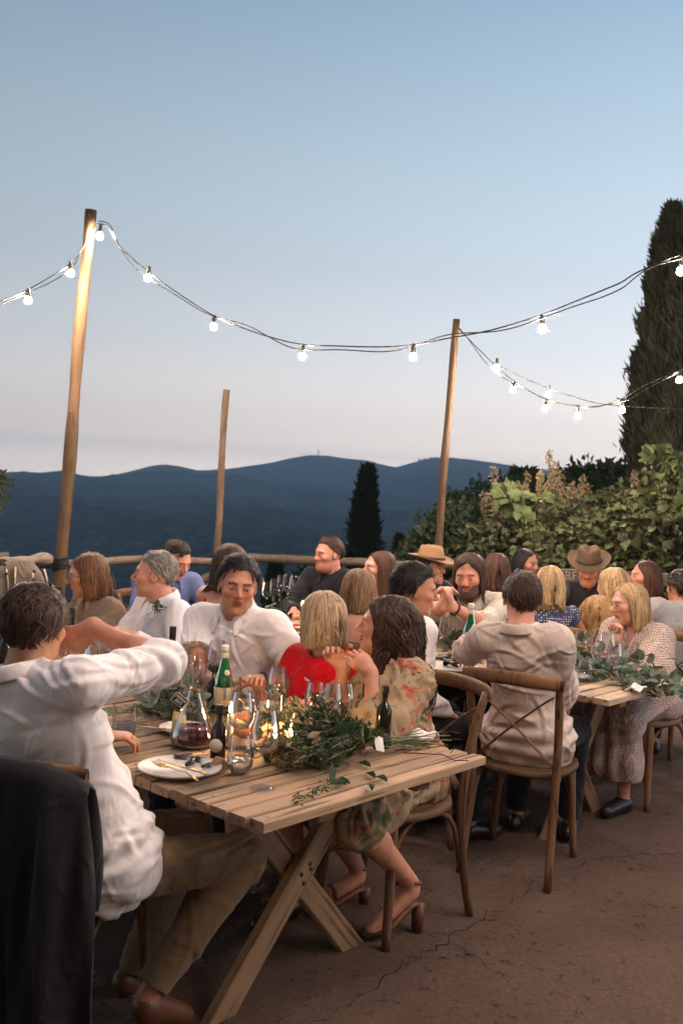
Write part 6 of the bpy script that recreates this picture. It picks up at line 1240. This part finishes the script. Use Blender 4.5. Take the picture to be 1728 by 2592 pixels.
# ================================================================ the guests
import time as _t
t0 = _t.time(); P = {}
def A(hand, pose='relax', hint=None, hdir=None, hn=None, sleeve=None):
    d = dict(hand=np.array(hand, float), pose=pose)
    if hint is not None: d['hint'] = np.array(hint, float)
    if hdir is not None: d['hdir'] = np.array(hdir, float)
    if hn is not None: d['hn'] = np.array(hn, float)
    if sleeve: d['sleeve'] = sleeve
    return d
H = lambda style, color, **k: dict(style=style, color=color, **k)
DN = (0, 0, -1)
P['fg'] = person('man in white shirt seen from behind scratching his head with raised arm', (100, 1484), 2.75, 0.95, 58, (80, -6, 0), (.16, -.13), 1.30, .06, 'tan', H('short', 'brown', nl=2250, length=.06, vol=.06), 'white_cotton', 'rolled', 'khaki',
    {'R': A(D(232, 1588, 2.86), 'relax', hint=D(640, 1800, 2.75)-D(230, 1640, 2.8), hdir=D(160, 1655, 2.84)-D(232, 1588, 2.86), hn=(.5, -.5, .6)), 'L': A(Z(262, 1866, .80), 'relax')}, {'R': (D(612, 2172, 2.92), D(372, 2520, 2.78)), 'L': (D(480, 2100, 3.2), D(330, 2480, 3.1))}, collar=True, hem=.10, loose=.013, wr=.008, seed=3, fine=.005, coarse=.012, gres=.006, creases=2.2, chair_label='chair under the khaki trousers with a dark jacket over its back', chair_off=(-.05, .10, 17), shoe='brown_leather')
print('fg hips', P['fg']['Hp'])
P['taupe'] = person('woman with copper bob and taupe blouse looking down at left', (215, 1401), 5.15, 0.95, 225, (194, -10, 0), (-.08, 0), .95, .1, 'rosy', H('bob', 'copper', nl=1050, length=.25, cut=.125, part=.02), 'taupe', 'elbow', fem=True, neck='v', seed=5, chair_label='chair behind the woman in taupe blouse', wr=.006)
P['grey'] = person('grey-haired man in white shirt with leaf sprig and folded arms', (395, 1397), 4.90, 0.95, 217, (183, 0, 0), (-.05, 0), 1.0, .1, 'rosy', H('short', 'grey', nl=1300, length=.04, bald=.75), 'white_cotton', 'long', 'dark_trousers',
    {'L': A(D(335, 1612, 4.55), 'relax', hint=(.5, -.4, -.8)), 'R': A(D(310, 1625, 4.7), 'relax', hint=(-.6, .3, -.8))}, collar=True, neck='v', seed=6, browc=(.4, .33, .28), chair_label='chair of the grey-haired man with folded arms', wr=.007)
P['blue'] = person('dark-haired man in blue shirt bending over his plate', (463, 1377), 6.10, 0.95, 300, (322, -26, 0), (-.12, 0), 1.0, .1, 'rosy', H('short', 'dark', nl=542, length=.045), 'blue_shirt', 'long', collar=True, seed=7, fine=.006, coarse=.015, chair_label='chair at the far table end under the man in blue')
P['strap'] = person('long-haired woman with red shoulder strap seen from behind', (588, 1377), 5.40, 0.92, 60, (55, 0, 0), (-.02, 0), .95, 0, 'rosy', H('long', 'brown', nl=1050, length=.34), 'red_dress', 'none', fem=True, bare=.60, strap=True, seed=8, fine=.006, chair_label='chair of the woman with red shoulder strap', hem=.06)
P['collar'] = person('heavy-set dark-haired man in white short-sleeved shirt turning to talk', (612, 1413), 4.24, 1.00, 246, (281, -6, -5), (-.14, 0), 1.08, .55, 'tan', H('short', 'black', nl=1500, length=.07, part=.45, vol=.07), 'white_cotton', 'short', 'dark_trousers',
    {'L': A(D(648, 1722, 3.98), 'clasp', hint=D(830, 1740, 4.2)-D(700, 1640, 4.2), hdir=(-1, -.1, -.1)), 'R': A(D(560, 1745, 3.95), 'relax', hint=(-.8, 0, -.8))}, collar=True, neck='v', seed=9, loose=.016, fine=.004, gres=.0062, creases=1.6, chair_label='chair of the heavy-set man in short sleeves', wr=.007, browc=(.1, .07, .06))
P['red'] = person('blonde woman in red dress and pearls with her face turned away', (815, 1499), 4.02, 0.94, 232, (128, -3, 0), (-.05, 0), 1.06, .3, 'rosy', H('bob', 'ash', nl=1550, length=.24, vol=.05, cut=.105), 'red_dress', 'cap', None, {'R': A(D(655, 1738, 3.86), 'relax', hint=(-.3, .2, -1)), 'L': A(D(780, 1790, 3.75), 'relax')}, fem=True, neck='crew', skirt=True, seed=10, fine=.005, chair_label='chair hidden behind the woman in red', wr=.003)
kn = D(902, 2078, 3.36); an = D(1040, 2235, 3.62)
P['floral'] = person('curly brunette in floral chiffon dress eating with both hands', (985, 1512), 3.80, 0.95, 204, (176, 4, 0), (-.05, 0), .95, 0, 'rosy', H('wavy', 'brown', nl=1550, length=.50, vol=.05), 'floral_chiffon', 'puff', None,
    {'L': A(D(938, 1700, 3.60), 'pinch', hint=(.35, -.15, -1), hdir=D(900, 1655, 3.6)-D(940, 1705, 3.62), hn=(.3, -1, .3)), 'R': A(D(868, 1690, 3.78), 'pinch', hint=(-.1, .2, -1), hdir=D(835, 1630, 3.78)-D(868, 1690, 3.78), hn=(-.2, .9, .6))}, {'L': (kn, an), 'R': (D(840, 2070, 3.6), D(905, 2200, 3.85))}, fem=True, neck='v', expr='open', skirt=True, puff=.02, loose=.02, seed=11, fine=.004, chair_label='empty-backed chair of the woman in floral dress at the table end', chair_at=(.25, 3.75, 224), wr=.010, shoe=None, creases=3.0, gres=.0075)
P['far'] = person('man in open black shirt sitting upright before the far rail', (830, 1361), 6.75, 0.94, 246, (214, -6, 0), (-.08, 0), 1.06, .1, 'rosy', H('short', 'brown', nl=651, length=.04), 'navy_black', 'long', collar=True, neck='v', beard='stubble', seed=12, fine=.0055, coarse=.015, chair_label='chair of the far man in black shirt')
P['br'] = person('brunette in black looking left beside the far man', (962, 1395), 6.25, 0.94, 225, (204, 2, 0), (-.2, 0), .95, 0, 'fair', H('long', 'auburn', nl=589, length=.38), 'navy_black', 'long', fem=True, neck='v', seed=13, fine=.0055, coarse=.015, chair_label='chair of the brunette in black')
P['back'] = person('woman with light brown bob and bare shoulders seen from behind', (915, 1442), 5.10, 0.92, 60, (62, -6, 0), (-.02, 0), .95, 0, 'rosy', H('bob', 'lightbrown', nl=1200, length=.27, cut=.115, vol=.03), 'taupe', 'none', fem=True, bare=.55, seed=14, fine=.0055, chair_label='chair of the bare-shouldered woman with light brown bob', hem=.06)
P['prof'] = person('curly dark-haired man in white shirt in profile facing right', (1062, 1432), 4.58, 0.96, 30, (4, -8, 0), (-.04, .0), 1.05, .05, 'tan', H('short', 'black', nl=1750, length=.06, vol=.08), 'white_cotton', 'long', 'dark_trousers',
    {'R': A(D(1128, 1805, 4.55), 'relax', hint=(-.2, -.4, -1)), 'L': A(T2(.12, 1.15, .80), 'relax')}, collar=True, neck='v', seed=15, fine=.0045, chair_label='chair of the dark-haired man in profile', wr=.007)
P['hat1'] = person('man in tan hat and round glasses facing right', (1096, 1395), 7.00, 0.94, 300, (325, -4, 0), (-.03, 0), 1.0, 0, 'rosy', H('short', 'brown', nl=387, length=.05), 'navy_black', 'long', seed=16, fine=.006, coarse=.016, chair_label='chair of the man in tan hat', beard='stubble')
P['beard'] = person('long-haired bearded man in pale linen shirt with clasped hands', (1183, 1404), 5.55, 0.99, 240, (250, -14, 4), (-.34, .0), 1.06, .1, 'rosy', H('long', 'brown', nl=1050, length=.26, part=.1), 'pale_linen', 'rolled', 'dark_denim',
    {'R': A(D(1118, 1535, 5.22), 'clasp', hint=(-.7, 0, -1), hdir=(.1, .1, 1), hn=(-1, -.2, 0)), 'L': A(D(1142, 1535, 5.2), 'clasp', hint=(.9, 0, -1), hdir=(-.15, .1, 1), hn=(1, -.2, 0))}, collar=True, neck='v', beard='full', seed=17, fine=.005, chair_label='chair of the bearded man in linen')
P['bw'] = person('woman with long brown hair and floral black top seen from behind', (1257, 1401), 6.40, 0.92, 92, (92, 0, 0), (-.02, 0), .95, 0, 'rosy', H('long', 'auburn', nl=496, length=.42), 'bw_floral', 'short', fem=True, seed=18, fine=.007, coarse=.016, chair_label='chair of the woman in black floral top')
P['linen'] = person('man in crumpled beige linen shirt seen from behind on cross-back chair', (1323, 1450), 4.34, 0.97, 66, (86, -6, 0), (.15, -.03), .94, .08, 'rosy', H('short', 'brown', nl=2000, length=.045, vol=.02), 'linen_shirt', 'rolled', 'dark_trousers',
    {'L': A(T2(.10, .86, .80), 'relax', hint=(-1, -.7, -.45)), 'R': A(D(1425, 1835, 4.55), 'relax', hint=(.15, -1, -.2))}, collar=True, seed=19, loose=.016, hem=.10, wr=.008, fine=.005, coarse=.012, gres=.0062, creases=2.2, chair_label='cross-back chair carrying the man in beige linen', chair_at=(.872, 4.385, 64))
P['far2'] = person('dark-haired woman at the hedge with shadowed face', (1335, 1390), 7.40, 0.90, 275, (312, -4, 0), (0, 0), .95, 0, 'tan', H('long', 'black', nl=403, length=.36), 'navy_black', 'long', fem=True, seed=20, fine=.007, coarse=.016, chair_label='chair of the dark-haired woman at the hedge')
P['polka'] = person('blonde woman in blue polka-dot dress seen from behind', (1392, 1433), 6.00, 0.93, 75, (95, 0, 0), (-.02, 0), .98, .1, 'rosy', H('long', 'blonde', nl=589, length=.36), 'polka_blue', 'none', fem=True, neck='wide', seed=21, fine=.006, coarse=.014, chair_label='chair of the woman in polka dots')
P['hat2'] = person('man in brown hat and black shirt with moustache looking down', (1490, 1401), 7.00, 0.96, 262, (252, -20, 0), (-.03, 0), 1.05, 0, 'rosy', H('short', 'dark', nl=387, length=.05), 'navy_black', 'long', arms={'R': A(D(1412, 1528, 6.6), 'relax'), 'L': A(D(1500, 1545, 6.6), 'relax')}, neck='v', expr='moustache', beard='stubble', seed=22, fine=.0055, coarse=.015, chair_label='chair of the man in brown hat')
P['shawl'] = person('blonde woman wrapped in straw-coloured patterned shawl', (1550, 1439), 6.15, 0.95, 112, (128, -3, 0), (-.02, .12), 1.05, .15, 'rosy', H('long', 'blonde', nl=651, length=.26, vol=.04), 'straw_shawl', 'long', fem=True, seed=23, loose=.035, fine=.006, coarse=.014, chair_label='chair of the woman in patterned shawl', wr=.009)
P['bru2'] = person('brunette with bare shoulder in profile at the hedge', (1633, 1419), 6.80, 0.94, 200, (188, 0, 0), (-.02, 0), .95, 0, 'rosy', H('long', 'auburn', nl=558, length=.40), 'green_top', 'none', fem=True, bare=.66, seed=24, fine=.006, coarse=.015, chair_label='chair of the bare-shouldered brunette')
P['grey2'] = person('short-haired man in grey shirt cut by the right picture edge', (1724, 1442), 6.10, 0.97, 98, (92, 0, 0), (-.02, .1), 1.05, .1, 'tan', H('short', 'dark', nl=542, length=.03), 'grey_shirt', 'long', collar=True, seed=25, fine=.006, coarse=.014, chair_label='chair of the man in grey shirt', loose=.02)
P['lace'] = person('blonde woman in dotted lace dress resting her chin on her hand', (1583, 1476), 5.40, 0.94, 222, (196, -10, 5), (-.14, 0), .98, .05, 'fair', H('bob', 'blonde', nl=1400, length=.29, cut=.15, part=.15), 'lace_dots', 'puff', None,
    {'R': A(D(1558, 1617, 5.22), 'fist', hint=(-.2, 0, -1), hdir=(.05, 0, 1), hn=(.5, .8, 0)), 'L': A(D(1552, 1668, 5.14), 'relax', hint=(.5, -.3, -.6))}, fem=True, neck='v', skirt='long', seed=26, loose=.02, puff=.012, fine=.005, coarse=.013, chair_label='chair of the blonde in dotted lace dress', wr=.005)
print('people', _t.time()-t0)
# ---------------------------------------------------------------- things worn
def hframe(p): return p['hc'], p['Rh'], p['s'], p['org'], p['o']
def hat(p, mt, tilt=0):
    hc, Rh, s, org, o = hframe(p); V = []; n = 40
    prof = [(.0, .098), (.030, .104), (.055, .112), (.070, .110), (.080, .098), (.085, .070), (.089, .025), (.090, .012), (.100, .008), (.135, .004), (.160, .010), (.163, .011), (.160, .007), (.135, 0), (.095, .003), (.086, .010), (.0, .02)]
    for (r, z) in prof:
        for k in range(n):
            a = 2*math.pi*k/n; x, y = r*math.cos(a)*1.14, r*math.sin(a)*.96; zz = z
            if z > .09: zz -= .022*math.exp(-(y/.022)**2) ; 
            if .06 < z and x > .02: y *= 1-.22*min(1, (x-.02)/.07)
            if r > .1: zz += .022*(abs(y)/.15)**2 - .012*(x/.17)
            q = np.array([x-.012, y, zz+.052]); V.append(hc + (q*s)@Rh - org)
    m = len(prof); Fc = [(i*n+k, i*n+(k+1) % n, (i+1)*n+(k+1) % n, (i+1)*n+k) for i in range(m-1) for k in range(n)]
    h = MB().add(V, Fc).build('hat', mt, o)
    ring = [hc + (np.array([.091*math.cos(a)*1.14-.012, .091*math.sin(a)*.96, .052+.022])*s)@Rh - org for a in np.linspace(0, 6.283, 30)]; MB().tube(ring, .009, 6, False, flat=1).build('hat_band', MATS['hat_band'], h)
mat('hat_band', (.05, .03, .02), .8); hat(P['hat1'], mat('tan_felt', (.34, .21, .115), .9, .1, noise=(90, .15))); hat(P['hat2'], mat('brown_felt', (.13, .085, .05), .9, .1, noise=(90, .15)))
def glasses(p, col):
    hc, Rh, s, org, o = hframe(p); mb = MB(); w_ = lambda q: hc + (np.array(q)*s)@Rh - org
    for sd in (1, -1):
        mb.tube([w_((.106 - .012*abs(math.sin(a)*.3), .032*sd + .021*math.cos(a), .003 + .018*math.sin(a))) for a in np.linspace(0, 6.283, 18)], .0016*s, 5, False); mb.tube([w_((.10, .053*sd, .008)), w_((.05, .076*sd, .009)), w_((-.01, .083*sd, .004))], .0016*s, 5)
    mb.tube([w_((.108, .011, .006)), w_((.110, -.011, .006))], .0016*s, 5); mb.build('spectacles', col, o)
glasses(P['hat1'], MATS['dark_frame']); glasses(P['taupe'], MATS['dark_frame'])
def wrist(p, k, mt, r=.031, wd=.008, dial=True):
    S_, E_, W_, a = p['AR'][k]; u = nrm(W_-E_); c = W_ - u*.03; e1 = nrm(np.cross(u, [0, 0, 1])); e2 = np.cross(u, e1); b = MB().tube([c + r*p['s']*(math.cos(t)*e1 + math.sin(t)*e2) - p['org'] for t in np.linspace(0, 6.283, 22)], wd, 6, False).build('watch' if dial else 'bracelet', mt, p['o'])
    if dial: q = c + e2*r*p['s']*1.05 - p['org']; MB().tube([q - e2*.003, q + e2*.009], .016, 14).build('watch_dial', MATS['gold_' if False else 'dark_frame'], b)
wrist(P['collar'], 'L', MATS['dark_frame']); wrist(P['beard'], 'L', MATS['dark_frame'], .030, .007); wrist(P['lace'], 'R', MATS['dark_frame'], .028, .005, False)
# pearls of the woman in red
p = P['red']; pm = mat('pearl', (.75, .68, .62), .25, .6); me = MB().lathe([(0, .0058), (.0035, .0047), (.0055, .0018), (.0055, -.0018), (.0035, -.0047), (0, -.0058)], 10).mesh('pearl'); me.materials.append(pm)
nk = MB(); pr = [p['NB'] + p['t']*(.012 - .085*max(0, math.cos(a))**1.5) + (p['fo']*math.cos(a)*(.082 + .045*max(0, math.cos(a))) + p['lt']*math.sin(a)*.078)*p['s'] for a in np.linspace(0, 2*math.pi, 48, endpoint=False)]
strg = MB().tube([q-p['org'] for q in pr], .001, 4, False).build('pearl_necklace', pm, p['o'])
for q in pr: o = link('pearl', me, None, strg); o.location = tuple(q-p['org'])
# leaf sprig on the grey-haired man's chest
p = P['grey']; c = D(398, 1538, 4.72); sp_o = MB().tube([c + [0, 0, -.03] - p['org'], c + [0, 0, .02] - p['org']], .003, 5).build('boutonniere', M['stem'], p['o'])
g = np.random.default_rng(2); k = 46; link('leaves', leaf_mesh('l', c + g.normal(0, .010, (k, 3)) - p['org'], g.normal(0, .5, (k, 3)) + [.1, -.3, .5], rdir(k) + [0, -1, 0], .030, .010), M['euc'], sp_o)
# morsels held by the woman in floral dress
for k, q in (('L', 'morsel of bread in the near hand of the floral woman'), ('R', 'morsel of food in the raised far hand of the floral woman')):
    W_ = P['floral']['AR'][k][2]; hd = nrm(P['floral']['AR'][k][3]['hdir']); c = W_ + hd*.125; o = thing('morsel', q, 'food', c); MB().lathe([(0, .010), (.008, .007), (.010, 0), (.007, -.007), (0, -.009)], 9).build('crumb', M['bread'], o)
# sandals on her feet
p = P['floral']
for k in 'LR':
    hp, knn, ann = p['LG'][k]; ff = p['f']; lf_ = p['lf']; toe = ann + ff*.165*p['s']; toe[2] = .03; hl = ann - ff*.035; hz_ = max(.03, ann[2]-.075)
    sd_ = MB().tube([np.array([hl[0], hl[1], hz_]) - p['org'], np.array([ann[0], ann[1], hz_]) - p['org'], (ann*.45+toe*.55)*np.array([1, 1, 0]) + [0, 0, hz_*.35] - p['org'], np.array([toe[0], toe[1], .016]) + ff*.03 - p['org']], [.026, .032, .038, .028], 12, flat=.42).build('sandal_sole', MATS['brown_leather'], p['o'])
    MB().tube([np.array([hl[0], hl[1], .0]) - p['org'], np.array([hl[0], hl[1], hz_]) - p['org']], [.020, .026], 8).build('heel', MATS['brown_leather'], sd_)
    MB().tube([ann + .036*p['s']*(math.cos(t)*ff + math.sin(t)*lf_) + [0, 0, .012 + .01*math.cos(t)] - p['org'] for t in np.linspace(0, 6.283, 18)], .0065, 6, False).build('strap', MATS['brown_leather'], sd_)
    mid = ann*.35 + toe*.65; MB().tube([mid + lf_*x*.042 + [0, 0, .034*(1-x*x) - .02] - p['org'] for x in np.linspace(-1, 1, 9)], .011, 6, flat=.5).build('strap', MATS['brown_leather'], sd_)
# ---------------------------------------------------------------- jacket over the foreground chair
fgc = [o for o in C.objects if o.get('label', '').startswith('chair under the khaki')][0]; cw = np.array(fgc.location); cy_ = fgc.rotation_euler[2]; cf = np.array([math.cos(cy_), math.sin(cy_), 0]); cl = np.array([-cf[1], cf[0], 0])
jk = thing('jacket', 'charcoal wool jacket draped over the foreground chair back', 'jacket', (cw + cf*-.32)*np.array([1, 1, 0])); jo = np.array(jk.location); n1, n2 = 44, 60; V = []; g = np.random.default_rng(4)
for i in range(n1):
    a = i/(n1-1)*2-1
    for j in range(n2):
        b = j/(n2-1); drop = b*1.30 - .34                  # short front fall, long back fall
        side = -1 if drop > 0 else 1; dz = abs(drop); shz = .915 - .055*abs(a)**2.5
        out = -.30 - .045*(1-a*a) + side*(.030 + .12*max(0, dz)**.8*(1 if side < 0 else .25)); fold = (.026*math.sin(a*8 + 1.2*math.sin(dz*4)) + .014*math.sin(a*19+dz*5) + .006*math.sin(a*37-dz*9))*min(1, dz*4)
        wid = .250*(1 + .42*min(1, dz*1.3)) if side < 0 else .24
        if dz < .02: out = -.30 - .045*(1-a*a) + drop*-1.4
        q = cw + cf*(out + fold*side*-1 if False else out - fold) + cl*(a*wid + .012*math.sin(dz*9+a*4)); q[2] = shz - dz + .03*math.sin(a*5)*(dz > .7); V.append(q-jo)
Fq = [(i*n2+j, (i+1)*n2+j, (i+1)*n2+j+1, i*n2+j+1) for i in range(n1-1) for j in range(n2-1)]
ob = MB().add(V, Fq).build('body_panel', MATS['charcoal'], jk); md = ob.modifiers.new('s', 'SOLIDIFY'); md.thickness = .008
# ---------------------------------------------------------------- canvas bag hung on the rail at the left
bp = D(60, 1430, 6.6); bag = thing('canvas_bag', 'pale canvas and leather bag hung over the rail at far left', 'bag', (bp[0], bp[1], .98)); bo = np.array(bag.location); F_ = Field(bp-.5, bp+.5, .012)
bx = fd; ex = np.array([bx[0], bx[1], 0]); q = np.array([bp[0], bp[1], 1.04]); F_.ell(q + [0, 0, -.005], (.17, .07, .022), np.stack([ex, np.cross([0, 0, 1], ex), [0, 0, 1]]), .03); F_.ell(q + ex*.13 + [0, 0, .0], (.07, .06, .045), np.stack([ex, np.cross([0, 0, 1], ex), [0, 0, 1]]), .03); F_.ell(q - ex*.04 + [.03, -.06, -.15], (.17, .025, .15), np.stack([ex, np.cross([0, 0, 1], ex), [0, 0, 1]]), .03)
v, qd = F_.extract(); v = v + vnormals(v, qd)*(.012*waves(v, 4, 26))[:, None]; link('canvas', mesh_np('canvas', v-bo, qd), fabric('canvas', (.20, .165, .135), noise=(40, .12)), bag)
lm = mat('pale_leather', (.38, .28, .19), .6, .3, noise=(30, .15))
for (x0, y0, x1, y1) in ((18, 1440, 22, 1515), (40, 1435, 34, 1505), (84, 1450, 82, 1500), (112, 1440, 122, 1485)):
    a_, b_ = D(x0, y0, 6.47), D(x1, y1, 6.47); MB().tube([a_-bo, (a_+b_)/2-bo + [.005, 0, 0], b_-bo], .017, 8, flat=.25).build('leather_strap', lm, bag)
for (x0, y0) in ((14, 1429), (88, 1446), (18, 1452), (86, 1468)):
    a_ = D(x0, y0, 6.44); MB().tube([a_-bo, a_-bo + [0, -.008, 0]], .010, 12).build('rivet', M['iron'], bag)
